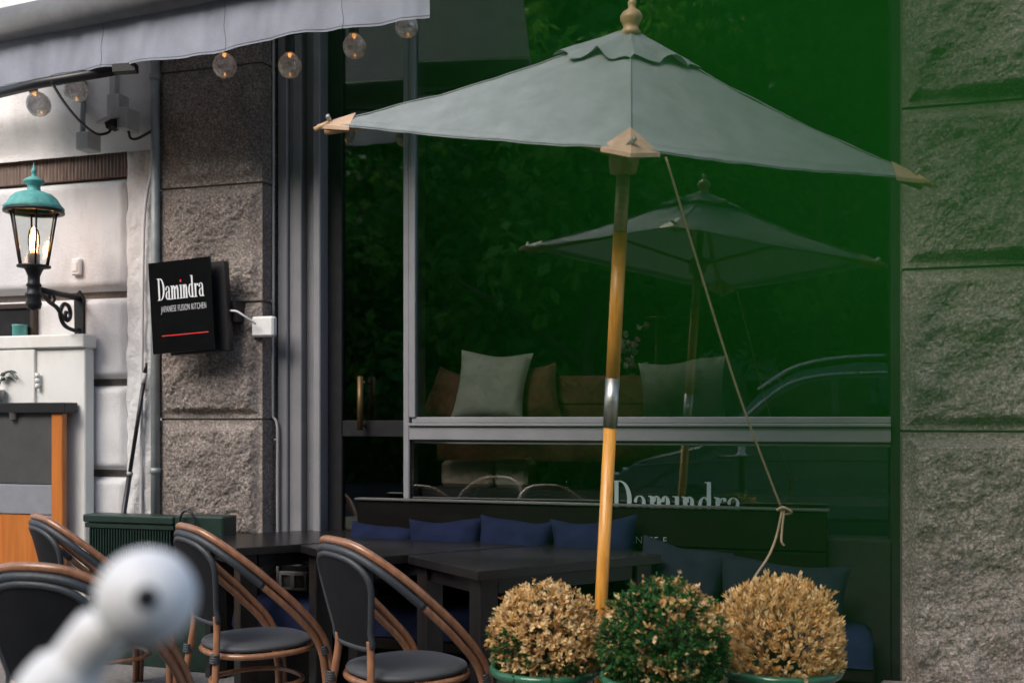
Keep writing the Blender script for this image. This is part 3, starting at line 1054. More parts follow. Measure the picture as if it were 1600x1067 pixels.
# ------------------------------------------------------------------ electrical bits under the awning
p = PY(178, 192, 5.20)
cm = thing('security_floodlight', (p.x, 5.2, p.z), 'grey hooded floodlight sensor mounted on boxes under the awning', 'floodlight')
q = PY(204, 190, 5.20)
MB().box((q.x - .035, 5.12, q.z - .06), (q.x + .035, 5.24, q.z + .06), 0, .006).build('housing', 'greybox', cm)
q = PY(186, 168, 5.22)
MB().box((q.x - .04, 5.16, q.z - .06), (q.x + .05, 5.26, q.z + .06), 0, .006).build('back_box', 'greybox', cm)
q = PY(172, 187, 5.1)
MB().obox(q, (.10, .14, .012), Matrix.Rotation(R(-20), 3, 'Y') @ Matrix.Rotation(R(15), 3, 'X'), 0, .003).build('hood', 'greybox', cm)
q = PY(176, 194, 5.12)
MB().obox(q, (.05, .08, .06), Matrix.Rotation(R(-15), 3, 'Y'), 0, .005).build('lens', 'black', cm)
jb = thing('socket_box', PY(142, 225, 5.2), 'grey outdoor socket box at the foot of a short pipe', 'socket')
q = PY(141, 224, 5.19)
MB().box((q.x - .045, 5.12, q.z - .05), (q.x + .045, 5.23, q.z + .05), 0, .006).build('body', 'greybox', jb)
q0, q1 = PY(133, 210, 5.20), PY(133, 126, 5.20)
MB().tube([(q0.x, 5.18, q0.z), (q0.x, 5.18, q1.z)], .016, 10).build('riser_pipe', 'galv', jb)
q0, q1 = PY(177, 172, 5.18), PY(177, 100, 5.18)
tag(MB().box((q0.x - .02, 5.17, q0.z), (q0.x + .02, 5.21, q1.z), 0, .003).build('cable_trunking', 'greybox'), 'short grey cable trunking above the floodlight boxes', 'trunking')
tag(MB().tube(smooth_path([PY(80, 128, 4.2), PY(100, 160, 4.5), PY(125, 190, 4.8), PY(150, 209, 5.0), PY(168, 208, 5.1), PY(174, 200, 5.12)], 6), .0075, 8).build('drooping_cable', 'black'),
    'black cable drooping from the awning to the floodlight', 'cable')
tag(MB().tube(smooth_path([PY(201, 205, 5.14), PY(204, 216, 5.16), PY(214, 217, 5.2), PY(228, 210, 5.24), PY(240, 203, 5.27)], 6), .0075, 8).build('short_cable', 'black'),
    'short black cable looping from the floodlight boxes to the downpipe', 'cable')

# ------------------------------------------------------------------ awning
AZ = 1.80
d_l, d_r = AZ * F / (HZ - 137), AZ * F / (HZ - 23)
aL, aR = D3(0, 137, d_l), D3(670, 23, d_r)
adir = (aR - aL)
adir.z = 0
alen = adir.length
adir.normalize()
aL = aR - adir * (alen + .25)
alen = (aR - aL).length
an = Vector((adir.y, -adir.x, 0))       # outwards
if an.y > 0: an = -an
aw = thing('awning', (aR.x, aR.y, 0), 'lilac grey fabric awning with hanging valance on the white building', 'awning')
VH = .245
bb = MB()
def val(u, v):
    p = aL + adir * (alen * u) + Vector((0, 0, VH * v))
    k = (1 - v) * .9 + .1
    s = u * alen
    wv = .010 * math.sin(s * 21 + 2 * nz((s, 0, 0), 3)) * k + .012 * nz((s * 3, v * .6, 3), 2.2) * k + .006 * nz((s * 9, v * .8, 8), 2)
    dz = -.008 * math.sin(s * 5.0) * (1 - v) + .010 * nz((s, 0, 1), 2.5) * (1 - v)
    return p + an * wv + Vector((0, 0, dz))
bb.grid(val, 420, 16)
bb.build('valance', 'awning', aw)
bb = MB()
for su in (.34, .61, .845):
    bb.tube([Vector(val(su + .002 * math.sin(j), j / 10)) + an * .001 for j in range(11)], .0012, 4)
bb.tube([Vector(val(i / 300, .045)) + an * .001 for i in range(301)], .0012, 4)
bb.build('seam', 'awning_dark', aw)
top = Vector((0, 0, VH))
MB().tube([aL + top + Vector((0, 0, .075)) + an * .03, aR + top + Vector((0, 0, .075)) + an * .03], .085, 20).build('front_bar', 'awning_dark', aw)
bk = (-an) * .62 + Vector((0, 0, .42))
bb = MB()
def cano(u, v):
    p = aL + adir * (alen * u) + top + Vector((0, 0, .16)) + bk * v
    return p + Vector((0, 0, -.05 * math.sin(PI * v)))
bb.grid(cano, 10, 12)
bb.build('canopy_cloth', 'awning_top', aw)
bb = MB()
bb.tube([D3(-60, 160, 6.0), D3(60, 131, 5.75), D3(205, 106, 5.6)], .028, 8)
bb.build('folding_arm', 'black', aw)
bb = MB().obox(D3(196, 108, 5.55), (.12, .05, .045), Matrix.Rotation(TH, 3, 'Z') @ Matrix.Rotation(R(-4), 3, 'Y'), 0, .004)
bb.build('arm_joint', 'black', aw)

# festoon lights
fest = thing('festoon_lights', D3(351, 85, 5.2), 'string of clear glass bulbs with black sockets under the awning edge', 'string lights')
bulbs = [(60, 163, 6.05, (.35, -1.0)), (118, 141, 5.95, (.08, -1)), (351, 103, 5.55, (0, -1)), (453, 103, 5.40, (0, -1)), (554, 73, 5.24, (.04, -1)), (635, 41, 5.10, (.2, -1))]
cpts = [D3(-80, 145, 6.25), D3(0, 144, 6.15)]
for (bx, by, bd, (ax_, az_)) in bulbs:
    c = D3(bx, by, bd)
    axis = (RT * ax_ + UP * az_ + FW * .08).normalized()
    s = 18.5 * bd / F
    neck = c - axis * s * 1.15
    sockl = .085
    so = MB().lathe([(.001, -sockl), (.022, -sockl + .002), (.025, -sockl + .02), (.0255, -.004), (.024, .006), (.001, .006)], neck, axis, 16).build('lamp_holder', 'black', fest)
    prof = [(.020, 0), (.0215, .010), (s * .72, s * .45), (s * .95, s * .85), (s, s * 1.2), (s * .93, s * 1.6), (s * .7, s * 1.95), (s * .35, s * 2.13), (.0005, s * 2.18)]
    MB().lathe(prof, neck, axis, 24).build('glass_bulb', 'glass_bulb', so)
    fb = MB()
    fb.lathe([(.001, .008), (.011, .009), (.009, .020), (.004, .028), (.0005, .030)], neck, axis, 10)
    fb.tube([neck + axis * s * 1.75, neck + axis * s * 1.95], .0035, 6)
    fb.build('filament', 'filament', so)
    cpts.append(neck - axis * (sockl - .004) )
cpts.append(D3(664, 8, 5.06))
MB().tube(smooth_path(cpts, 8), .007, 6).build('cable', 'black', fest)

# ------------------------------------------------------------------ white cabinet and counter at the left edge
yc = 5.22
cx1 = fx(133, yc)
ctop = fz(60, 545, yc)
cabn = thing('white_cabinet', (cx1 - .6, yc, 0), 'tall white painted outdoor cabinet with hinged door below the lantern', 'cabinet')
MB().box((cx1 - 1.5, yc, 0), (cx1, 5.30, ctop), 0, .006).build('carcass', 'cabinet_white', cabn)
MB().box((cx1 - 1.52, yc - .025, ctop), (cx1 + .012, 5.31, fz(60, 524, yc)), 0, .008).build('cap', 'cabinet_white', cabn)
xh = fx(58, yc)
MB().box((cx1 - 1.48, yc - .018, .1), (xh - .004, yc + .002, ctop - .005), 0, .004).build('cabinet_door', 'cabinet_white', cabn)
hz_ = fz(68, 595, yc)
hg = MB()
for k in range(3):
    hg.tube([(xh + .022, yc - .022, hz_ - .045 + k * .031), (xh + .022, yc - .022, hz_ - .045 + k * .031 + .028)], .013, 10)
hg.box((xh + .003, yc - .012, hz_ - .03), (xh + .034, yc + .004, hz_ + .03))
hg.build('hinge', 'cabinet_white', cabn)
tn = PY(33, 512, 5.26)
tag(MB().lathe([(.001, 0), (.04, 0), (.042, .003), (.042, .055), (.044, .058), (.044, .066), (.001, .067)], (tn.x, 5.25, fz(33, 524, yc)), (0, 0, 1), 20).build('tin', 'teal'), 'small teal tin standing on the white cabinet top', 'tin')

yk = 5.12
k1 = fx(105, yk)
kz = fz(50, 645, yk)
ctr = thing('serving_counter', (k1 - .5, yk, 0), 'serving station with black top, grey panels and orange wooden post', 'counter')
MB().box((k1 - 1.4, yk - .02, kz), (k1, 5.21, fz(50, 629, yk)), 0, .004).build('counter_top', 'black', ctr)
xp0, xp1 = fx(80, yk), fx(97, yk)
MB().box((xp0, yk + .0, 0), (xp1 + .002, yk + .04, kz), 0, .004).build('wooden_post', 'orange_wood', ctr)
MB().box((xp0 - 1.2, yk + .015, fz(40, 756, yk)), (xp0, yk + .05, kz), 0, .002).build('upper_panel', 'panel_grey', ctr)
MB().box((xp0 - 1.2, yk + .005, fz(40, 803, yk)), (xp0, yk + .05, fz(40, 757, yk)), 0, .003).build('middle_panel', 'panel_light', ctr)
xo = fx(66, yk)
MB().box((xo, yk + .01, 0), (xp0, yk + .05, fz(40, 804, yk)), 0, .002).build('side_panel', 'panel_light', ctr)
MB().box((xp0 - 1.2, yk + .012, .05), (xo - .003, yk + .05, fz(40, 804, yk)), 0, .002).build('lower_panel', 'orange_wood', ctr)
p = PY(20, 650, yk)
MB().lathe([(.001, -.035), (.022, -.035), (.022, 0), (.03, .002), (.001, .003)], (p.x, yk + .005, kz - .004), (0, 0, 1), 16).build('knob', 'steel', ctr)

# fern sprig in a pot on the counter
pp = PY(-4, 629, 5.16)
fern = thing('fern_plant', (pp.x, 5.16, pp.z), 'small green fern sprig in a pot on the black counter top', 'plant')
MB().lathe([(.001, 0), (.028, 0), (.038, .07), (.040, .075), (.035, .075), (.033, .065), (.001, .06)], pp).build('pot', 'greybox', fern)
fb = MB()
rnd = random.Random(4)
for k in range(7):
    az = rnd.uniform(-1.2, 1.2) if k else 0.1
    dirv = (RT * math.cos(az) + FW * math.sin(az))
    ln = rnd.uniform(.09, .15)
    pts = [pp + UP * .06, pp + UP * (.06 + ln * .7) + dirv * ln * .25, pp + UP * (.06 + ln * .85) + dirv * ln * .65, pp + UP * (.06 + ln * .55) + dirv * ln]
    sp_ = smooth_path(pts, 8)
    fb.tube(sp_, .0015, 4)
    for i in range(8, len(sp_)):
        t = (sp_[i] - sp_[i - 1]).normalized()
        for s in (-1, 1):
            sd = (t.cross(Vector((rnd.uniform(-.4, .4), rnd.uniform(-.4, .4), 1)))).normalized() * s
            l = .022 * (1.15 - i / len(sp_))
            a = sp_[i]
            fb.add([a, a + t * .005 + sd * l * .5, a + t * .004 + sd * l, a - t * .004 + sd * l * .5], [(0, 1, 2, 3)])
fb.build('fronds', 'leaf_dark', fern)

# leaning broom handle
bt, bb_ = PY(229, 567, 5.28), PY(186, 850, 5.235)
br = thing('broom_handle', (bb_.x, bb_.y, 0), 'black telescopic pole leaning against the white rough strip', 'pole')
dv = (bt - bb_)
foot = bb_ - dv * (bb_.z / dv.z)
MB().tube([foot, foot + (bt - foot) * .62], .0145, 12).build('lower_tube', 'black', br)
MB().tube([foot + (bt - foot) * .62, foot + (bt - foot) * .97], .0115, 12).build('upper_tube', 'black', br)
MB().tube([foot + (bt - foot) * .93, foot + (bt - foot) * .965], .0135, 12).build('grey_sleeve', 'greybox', br)
MB().tube([foot + (bt - foot) * .965, bt], [.012, .006], 12).build('tip', 'black', br)
MB().lathe([(.0, -.006), (.0185, -.006), (.0185, .016), (0, .016)], foot + (bt - foot) * .62, dv, 12).build('lock_ring', 'galv', br)

# dark green vented box
yv = 5.04
vx0, vx1 = fx(131, yv), fx(351, yv + .02)
vz = fz(240, 804, yv)
vb = thing('vented_box', ((vx0 + vx1) / 2, yv, 0), 'dark green metal box with louvre slots in front of the granite pier', 'utility box')
xm = fx(272, yv)
MB().box((vx0 + .01, yv + .03, 0), (vx1, yv + .12, vz - .012), 0, .006).build('case', 'greenmetal', vb)
MB().box((vx0, yv - .012, vz - .05), (xm, yv + .13, vz - .008), 0, .006).build('lid', 'greenmetal', vb)
MB().box((xm + .003, yv - .006, 0.0), (vx1 + .005, yv + .135, vz), 0, .008).build('side_cover', 'greenmetal', vb)
for k in range(30):
    x = vx0 + .03 + k * (xm - vx0 - .05) / 30
    MB().box((x, yv + .006, vz - .34), (x + .009, yv + .03, vz - .085), 0, .002).build('louvre', 'greenmetal', vb)
MB().box((vx0 + .005, yv + .0, vz - .082), (xm - .004, yv + .03, vz - .054), 0, .003).build('louvre_rail', 'greenmetal', vb)
hp = [PY(302, 828, yv + .1), PY(303, 808, yv + .1), PY(308, 797, yv + .1), PY(315, 795, yv + .1), PY(322, 800, yv + .1), PY(326, 812, yv + .1), PY(326, 828, yv + .1)]
for q in hp: q.y = yv - .03
hb = MB().tube(smooth_path(hp, 5), .0065, 8)
hb.box((hp[0].x - .02, yv - .045, hp[0].z - .012), (hp[-1].x + .04, yv - .006, hp[0].z + .006))
hb.build('handle', 'black', vb)

# ------------------------------------------------------------------ bench along the window
bx0, bx1 = fx(405, 5.1), xr0 - .12
ybk = 5.30
zb0, zb1 = .40, fz(640, 783, ybk)
bench = thing('window_bench', ((bx0 + bx1) / 2, 5.1, 0), 'long black wooden bench with navy seat pads below the window', 'bench')
xk0, xk1 = fx(558, ybk), fx(1292, ybk)
n = 2
zz = [zb0 - .04, fz(640, 840, ybk), zb1]
for i in range(2):
    MB().box((xk0, ybk, zz[i] + .004), (xk1, ybk + .032, zz[i + 1] - .004), 0, .004).build('back_board', 'bench', bench)
MB().box((xk0 - .012, ybk - .012, zb1), (xk1 + .012, ybk + .05, zb1 + .012), 0, .003).build('lit_top_edge', 'panel_grey', bench)  # paler grey strip: sky light on the board's edge put into colour
MB().box((bx0, 4.84, zb0 - .16), (bx1, ybk - .005, zb0 - .10), 0, .006).build('seat_board', 'bench', bench)
MB().box((bx0 + .02, 4.90, 0.0), (bx1, 4.94, zb0 - .165), 0, .004).build('front_board', 'bench', bench)
for xx in (xk0 + .01, (xk0 + xk1) / 2, xk1 - .05):
    MB().box((xx, ybk + .034, 0), (xx + .04, ybk + .065, zb1 - .01), 0, .003).build('back_post', 'bench', bench)
small_text('JAPANESE F', (fx(957, 5.29), ybk - .0016, fz(1000, 849, 5.29)), Vector((1, 0, 0)), Vector((0, 0, 1)), fx(1042, 5.29) - fx(957, 5.29), .036, 'board_lettering', 'letter_glass', bench, bench.location)


def puffy(c, w_, h_, t_, rot, seed, name, m, parent=None, corner=.34, n=22):
    """a sewn cushion: two bulging faces that meet in a seam, drawn-out corners"""
    b_ = MB()
    def face(s):
        def fn(u, v):
            x, y = 2 * u - 1, 2 * v - 1
            e = (1 - x ** 4) * (1 - y ** 4)
            pin = 1 - corner * (1 - x * x) * .35 * abs(y) ** 3
            pin2 = 1 - corner * (1 - y * y) * .35 * abs(x) ** 3
            p = Vector((x * w_ / 2 * pin2, 0, y * h_ / 2 * pin))
            th = t_ / 2 * max(0, e) ** .55
            wr = .012 * fbm((x * 1.5, y * 1.5, seed), 1.8, 3, seed) * max(0, e) ** .3
            p.y = s * th + wr
            p.z += .015 * nz((x, y, seed), 1.3)
            return Vector(c) + rot @ p
        return fn
    b_.grid(face(-1), n, n)
    f2 = face(1)
    b_.grid(lambda u, v: f2(1 - u, v), n, n)
    return b_.build(name, m, parent)


def seatpad(x0, x1, seed):
    b_ = MB()
    y0, y1, z0, z1 = 4.83, ybk - .01, zb0 - .098, zb0 + .03
    n_ = 30
    ring_ = []
    prof = [(0, 0), (.0, .25), (.012, .7), (.04, .97), (.5, 1.08), (.96, .98), (1, .6), (1, 0)]
    vs_, fs = [], []
    for i in range(n_ + 1):
        u = i / n_
        e = min(1, min(u, 1 - u) * 14) ** .4
        for (a, h_) in prof:
            x = x0 + (x1 - x0) * u
            y = y0 + (y1 - y0) * a - .012 * nz((x * 3, h_, seed), 2)
            vs_.append((x, y, z0 + (z1 - z0) * h_ * (.72 + .28 * e) + .007 * nz((x * 4, a * 2, seed), 2)))
    k = len(prof)
    for i in range(n_):
        for j in range(k - 1):
            fs.append((i * k + j, i * k + j + 1, (i + 1) * k + j + 1, (i + 1) * k + j)[::-1])
    fs.append(tuple(range(k)))
    fs.append(tuple(range(n_ * k, n_ * k + k))[::-1])
    b_.add(vs_, fs, 0, True)
    return b_.build('seat_pad', 'navy', bench)


edges = [bx0, fx(560, 5.1), fx(800, 5.1), fx(1060, 5.1), bx1]
for i in range(4):
    seatpad(edges[i] + .006, edges[i + 1] - .006, i)

cush = [
    (592, 870, 5.22, .40, .36, 'navy', 'narrow slice', 'navy blue cushion at the door end of the bench row'),
    (695, 866, 5.20, .42, .38, 'navy', '', 'second navy blue cushion from the door, between two navy cushions'),
    (803, 870, 5.18, .42, .40, 'navy', '', 'middle navy blue cushion in the bench row beside the umbrella pole'),
    (928, 874, 5.16, .44, .42, 'navy', '', 'navy blue cushion directly behind the honey coloured umbrella pole'),
    (1058, 918, 5.02, .44, .44, 'slate_fabric', '', 'large slate blue cushion leaning forward over the bench lettering'),
    (1222, 945, 5.02, .60, .42, 'slate_fabric', '', 'dark slate cushion slumped behind the right straw coloured shrub'),
]
for i, (cx, cy, Y, w_, h_, m, _, lab) in enumerate(cush):
    c = PY(cx, cy, Y)
    rot = Matrix.Rotation(R([4, -3, 2, -4, 8, 6][i]), 3, 'Y') @ Matrix.Rotation(R([-3, 2, -2, 3, -6, 10][i]), 3, 'Z') @ Matrix.Rotation(R(-16 if i < 4 else -24), 3, 'X')
    o = puffy(c, w_, h_, .15, rot, i * 3.3, 'cushion', m)
    tag(o, lab, 'cushion', 'cushions along the window bench')

# ------------------------------------------------------------------ tables
def camvec(a, b):
    return RT * a + FW * b
e1, e2 = camvec(.84, .54).normalized(), camvec(-.54, .84).normalized()
TZ = .74


def table(X, d, l1, l2, label):
    nc = RT * X + FW * d
    ctr_ = nc + e1 * l1 / 2 + e2 * l2 / 2
    t = thing('cafe_table', (ctr_.x, ctr_.y, 0), label, 'table', 'black cafe tables between the chairs and the bench')
    rot = Matrix((e1, e2, UP)).transposed()
    MB().obox(Vector((ctr_.x, ctr_.y, TZ - .02)), (l1, l2, .04), rot, 0, .003).build('table_top', 'table', t)
    for s1, s2 in ((-1, -1), (1, -1), (1, 1), (-1, 1)):
        q = ctr_ + e1 * s1 * (l1 / 2 - .075) + e2 * s2 * (l2 / 2 - .075)
        MB().obox(Vector((q.x, q.y, (TZ - .04) / 2)), (.09, .09, TZ - .041), rot, 0, .004).build('leg', 'table', t)
    for s in (-1, 1):
        q = ctr_ + e2 * s * (l2 / 2 - .06)
        MB().obox(Vector((q.x, q.y, TZ - .075)), (l1 - .26, .022, .066), rot, 0, .002).build('apron', 'table', t)
        q = ctr_ + e1 * s * (l1 / 2 - .06)
        MB().obox(Vector((q.x, q.y, TZ - .075)), (.022, l2 - .26, .066), rot, 0, .002).build('apron', 'table', t)
    return t


table(-.141, 4.43, .98, .62, 'black table nearest the umbrella pole with thick square corner leg')
table(-.71, 4.84, .92, .62, 'black table between the two other tables, in front of navy cushions')
table(-1.33, 5.22, .80, .62, 'black table farthest left, beside the green vented box')

# ------------------------------------------------------------------ chairs
def make_chair():
    t = thing('bistro_chair', (0, 0, 0), None, None, None, True)
    def mir(pts):
        return pts + [Vector((-p[0], p[1], p[2])) for p in pts[-2::-1]]
    half = [Vector(p) for p in [(.235, .25, 0), (.24, .25, .22), (.262, .20, .40), (.280, .08, .545), (.274, -.07, .685), (.235, -.20, .80), (.135, -.295, .885), (0, -.325, .905)]]
    MB().tube(smooth_path(mir(half), 7), .0155, 12).build('outer_hoop', 'cane', t)
    half2 = [Vector(p) for p in [(.233, .222, 0), (.237, .220, .21), (.258, .172, .385), (.276, .054, .522), (.270, -.093, .660)]]
    for s in (1, -1):
        MB().tube(smooth_path([Vector((p.x * s, p.y, p.z)) for p in half2 + [Vector((.231, -.222, .776))]], 7), .0145, 12).build('inner_arm', 'cane', t)
    half3 = [Vector(p) for p in [(.270, -.093, .660), (.231, -.222, .776), (.131, -.305, .856), (0, -.332, .876)]]
    MB().tube(smooth_path(mir(half3), 7), .0158, 12).build('bound_hoop', 'wrap', t)
    # back panel outline
    yb = lambda z: -.215 - (z - .45) * .255
    out = [(-.115, .50), (.115, .50), (.135, .56), (.165, .66), (.183, .74), (.170, .79), (.125, .83), (.06, .849), (0, .853), (-.06, .849), (-.125, .83), (-.170, .79), (-.183, .74), (-.165, .66), (-.135, .56)]
    b_ = MB()
    k = len(out)
    cpt = (0, .68)
    vs_, fs = [], []
    rings = 6
    for r_ in range(rings + 1):
        f_ = 1 - r_ / rings * .98
        for (x, z) in out:
            X, Z = cpt[0] + (x - cpt[0]) * f_, cpt[1] + (z - cpt[1]) * f_
            vs_.append((X, yb(Z) - .045 * (1 - (X / .2) ** 2) + .02, Z))
    for r_ in range(rings):
        for i in range(k):
            j = (i + 1) % k
            fs.append((r_ * k + i, r_ * k + j, (r_ + 1) * k + j, (r_ + 1) * k + i))
    fs.append(tuple(rings * k + i for i in range(k)))
    b_.add(vs_, fs, 0, True)
    b_.add([(x, y + .014, z) for x, y, z in vs_], [f[::-1] for f in fs], 0, True)
    b_.build('back_panel', 'textile', t)
    MB().tube(smooth_path([Vector((x, yb(z) - .045 * (1 - (x / .2) ** 2) + .027, z)) for x, z in out], 4, True), .0125, 10, 0, True, True).build('panel_rim', 'wrap', t)
    for s in (1, -1):
        MB().tube(smooth_path([(s * .118, yb(.52), .53), (s * .128, -.235, .44), (s * .165, -.262, .22), (s * .195, -.30, 0)], 6), .015, 10).build('rear_leg', 'cane', t)
    def sup(r_, a):
        ca, sa = math.cos(a), math.sin(a)
        return (r_ * math.copysign(abs(ca) ** .8, ca), .005 + r_ * 1.0 * math.copysign(abs(sa) ** .8, sa))
    b_ = MB()
    prof = [(.001, .370), (.20, .370), (.222, .374), (.228, .384), (.222, .395), (.19, .401), (.10, .399), (.001, .398)]
    vs_, fs = [], []
    S = 36
    for (r_, z) in prof:
        for i in range(S):
            x, y = sup(r_, 2 * PI * i / S)
            vs_.append((x, y, z))
    for j in range(len(prof) - 1):
        for i in range(S):
            fs.append((j * S + i, j * S + (i + 1) % S, (j + 1) * S + (i + 1) % S, (j + 1) * S + i))
    b_.add(vs_, fs, 0, True)
    b_.build('seat', 'seatpad', t)
    MB().tube([(*sup(.225, 2 * PI * i / 40), .356) for i in range(40)], .0135, 8, 0, True, True).build('seat_ring', 'cane', t)
    MB().tube([(*sup(.19, 2 * PI * i / 40), .21) for i in range(40)], .0105, 8, 0, True, True).build('stretcher_ring', 'cane', t)
    for s in (1, -1):
        for (x, y, z) in ((.257, .20, .356), (.146, -.252, .356), (.242, .235, .20)):
            MB().lathe([(.017, -.02), (.021, -.018), (.021, -.012), (.018, -.010), (.021, -.008), (.021, -.002), (.018, 0), (.021, .002), (.021, .008), (.018, .01), (.021, .012), (.021, .018), (.017, .02)], (s * x, y, z), (0, -.3, 1) if y > 0 else (0, .1, 1), 10).build('binding', 'wrap', t)
    return t


chair0 = make_chair()


def place_chair(first, px, py_top, rz, label):
    d = (HC - .905) * F / (py_top - HZ)
    p = D3(px, HZ, d)
    o = chair0 if first else copy_tree(chair0)
    o.rotation_euler = (0, 0, rz)
    off = Matrix.Rotation(rz, 3, 'Z') @ Vector((0, -.32, 0))
    o.location = (p.x - off.x, p.y - off.y, 0)
    tag(o, label, 'chair', 'bistro chairs at the black tables')


place_chair(True, 522, 843, R(-34), 'cane framed bistro chair with charcoal back, nearest the potted shrubs')
place_chair(False, 290, 822, R(-34), 'cane framed bistro chair partly behind the blurred white ball')
place_chair(False, 58, 806, R(-34), 'cane framed bistro chair in front of the orange wood panel')
place_chair(False, 48, 885, R(6), 'blurred cane framed bistro chair at the lower left corner')

# ------------------------------------------------------------------ umbrella
Lc, Fc, Rc = D3(508, 193, 4.25), D3(985, 232, 3.50), D3(1440, 278, 4.08)
Ac = D3(985, 50, 4.02)
Bc = D3(968, 227, 4.55)
pb = D3(926, HZ, 4.25)
pb.z = 0
um = thing('patio_umbrella', pb, 'square grey canvas umbrella on honey coloured wooden pole', 'umbrella')
pax = (Ac - pb).normalized()
P = lambda k: pb + (Ac - pb) * k
def kpx(y):      # pole fraction seen at photo row y
    z = HC + (HZ - y) / F * 4.2
    return z / Ac.z
MB().tube([P(0), P(kpx(667))], .0245, 20).build('lower_pole', 'pole', um)
MB().tube([P(kpx(592)), P(kpx(372))], .0265, 20).build('upper_pole', 'pole', um)
MB().tube([P(kpx(667)), P(kpx(592))], .0275, 20).build('steel_sleeve', 'steel', um)
MB().tube([P(kpx(372)), P(kpx(275))], .0255, 20).build('ferrule', 'ferrule', um)
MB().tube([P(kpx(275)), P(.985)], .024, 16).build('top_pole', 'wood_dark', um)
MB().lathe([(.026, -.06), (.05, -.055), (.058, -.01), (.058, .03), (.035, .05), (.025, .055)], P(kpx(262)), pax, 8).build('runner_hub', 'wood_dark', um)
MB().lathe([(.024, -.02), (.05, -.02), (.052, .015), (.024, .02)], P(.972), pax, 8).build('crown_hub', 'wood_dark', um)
p4 = 4.16 / F
MB().lathe([(.030, -.01), (16 * p4, 0), (13 * p4, 4 * p4), (11 * p4, 9 * p4), (13 * p4, 13 * p4), (17 * p4, 20 * p4), (17 * p4, 25 * p4), (13 * p4, 31 * p4), (7 * p4, 35 * p4), (5 * p4, 38 * p4), (6.5 * p4, 42 * p4), (6.5 * p4, 46 * p4), (4 * p4, 49 * p4), (.001, 50 * p4)],
           Ac - pax * .005, pax, 20).build('finial', 'finial', um)
cor = [Lc, Fc, Rc, Bc]


def panel(a, b_, seed, N=28):
    def fn(u, v):
        # v: from the apex to the hem, u: along the hem
        hem = a.lerp(b_, u)
        p = Ac.lerp(hem, v)
        sag = -.026 * math.sin(PI * v) * (.75 + .25 * math.cos(2 * PI * u)) - .008 * math.sin(PI * u) * v * v
        inn = (Ac - hem)
        inn.z = 0
        p = p + UP * sag + inn * (.012 * math.sin(PI * u) * v ** 3)
        p += UP * (.005 * fbm((u * 2 + seed, v * 3, seed), 2.5, 3) + .0025 * nz((u * 9 + seed, v * 2.0, seed), 2.0) * v)
        return p
    return fn


cn = MB()
for i in range(4):
    fn = panel(cor[i], cor[(i + 1) % 4], i * 5)
    cn.grid(fn, 28, 28)
cano_o = cn.build('canopy', 'canopy', um)
sm = MB()
for i in range(4):
    fn = panel(cor[i], cor[(i + 1) % 4], i * 5)
    # hem band stitched along the edge: a thin proud strip
    sm.grid(lambda u, v, fn=fn: Vector(fn(u, .945 + .055 * v)) + UP * .0035 - UP * (.010 * v), 40, 2)
    sm.tube([Vector(fn(0, .06 + .92 * j / 20)) + UP * .003 for j in range(21)], .0035, 5)
sm.build('hem_band', 'canopy', um)
# wind vent cap above the main cloth
cap = MB()
for i in range(4):
    fn = panel(cor[i], cor[(i + 1) % 4], i * 5)
    def cf(u, v, fn=fn, i=i):
        vv = v * (.245 + .0 * u)
        wav = (.018 * math.sin(u * PI * 4 + i) + .010 * math.sin(u * PI * 7 + 2 * i)) * v ** 2 * math.sin(PI * u) ** .5 if 0 < u < 1 else 0
        p = Vector(fn(u, vv * (1 + .28 * math.sin(PI * u) ** 2 * (.6 + .4 * math.cos(u * 17 + i * 2)))))
        return p + UP * (.016 + .020 * v * math.sin(PI * u) ** .6 if 0 < u < 1 else .016) + UP * wav
    cap.grid(cf, 30, 10)
cap.build('vent_cap', 'canopy', um)
for i, c in enumerate(cor):
    inn = (Ac - c).normalized()
    a_, b_ = cor[i - 1], cor[(i + 1) % 4]
    da, db = (a_ - c).normalized(), (b_ - c).normalized()
    q = MB()
    o = c - inn * .03
    th = UP * .012
    sz = .135 if i != 1 else .12
    pts = [c - inn * .035 + UP * .004, c + da * sz * .95 + UP * .010 - UP * .015, c + inn * sz * .95 + UP * .006, c + db * sz * .95 + UP * .010 - UP * .015]
    low = [p - UP * .014 for p in pts]
    q.add(pts + low, [(0, 1, 2), (0, 2, 3), (4, 6, 5), (4, 7, 6), (0, 4, 5, 1), (1, 5, 6, 2), (2, 6, 7, 3), (3, 7, 4, 0)])
    lo = q.build('corner_pocket', 'leather', um)
    MB().obox(c + inn * .02 + UP * .006, (.016, .016, .05), Matrix((inn, inn.orthogonal().normalized(), inn.cross(inn.orthogonal().normalized()))).transposed(), 0, .003).build('corner_rivet', 'steel', lo)
    if i in (0, 2):
        MB().tube([c + inn * .02 - UP * .005, c - inn * .045 - UP * .012], [.014, .010], 8).build('rib_tip', 'finial', lo)
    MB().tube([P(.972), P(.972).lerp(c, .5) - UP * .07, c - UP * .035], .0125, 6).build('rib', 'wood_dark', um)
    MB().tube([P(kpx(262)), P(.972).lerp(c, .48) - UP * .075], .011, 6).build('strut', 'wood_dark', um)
rp = [Fc.lerp(Rc, .12) - UP * .02]
k1_ = D3(1222, 797, 4.15)
rope = MB()
r0 = D3(1040, 246, 3.55)
rope.tube(smooth_path([r0, r0.lerp(k1_, .33) + RT * -.012, r0.lerp(k1_, .66) + RT * -.018, k1_], 8), .0042, 8)
rope.tube(smooth_path([k1_, D3(1213, 838, 4.15), D3(1200, 870, 4.12), D3(1178, 903, 4.08), D3(1160, 940, 4.05)], 6), .0045, 8)
rope.tube(smooth_path([k1_ + RT * .008, D3(1222, 825, 4.15), D3(1221, 845, 4.14), D3(1225, 852, 4.14)], 6), .0045, 8)
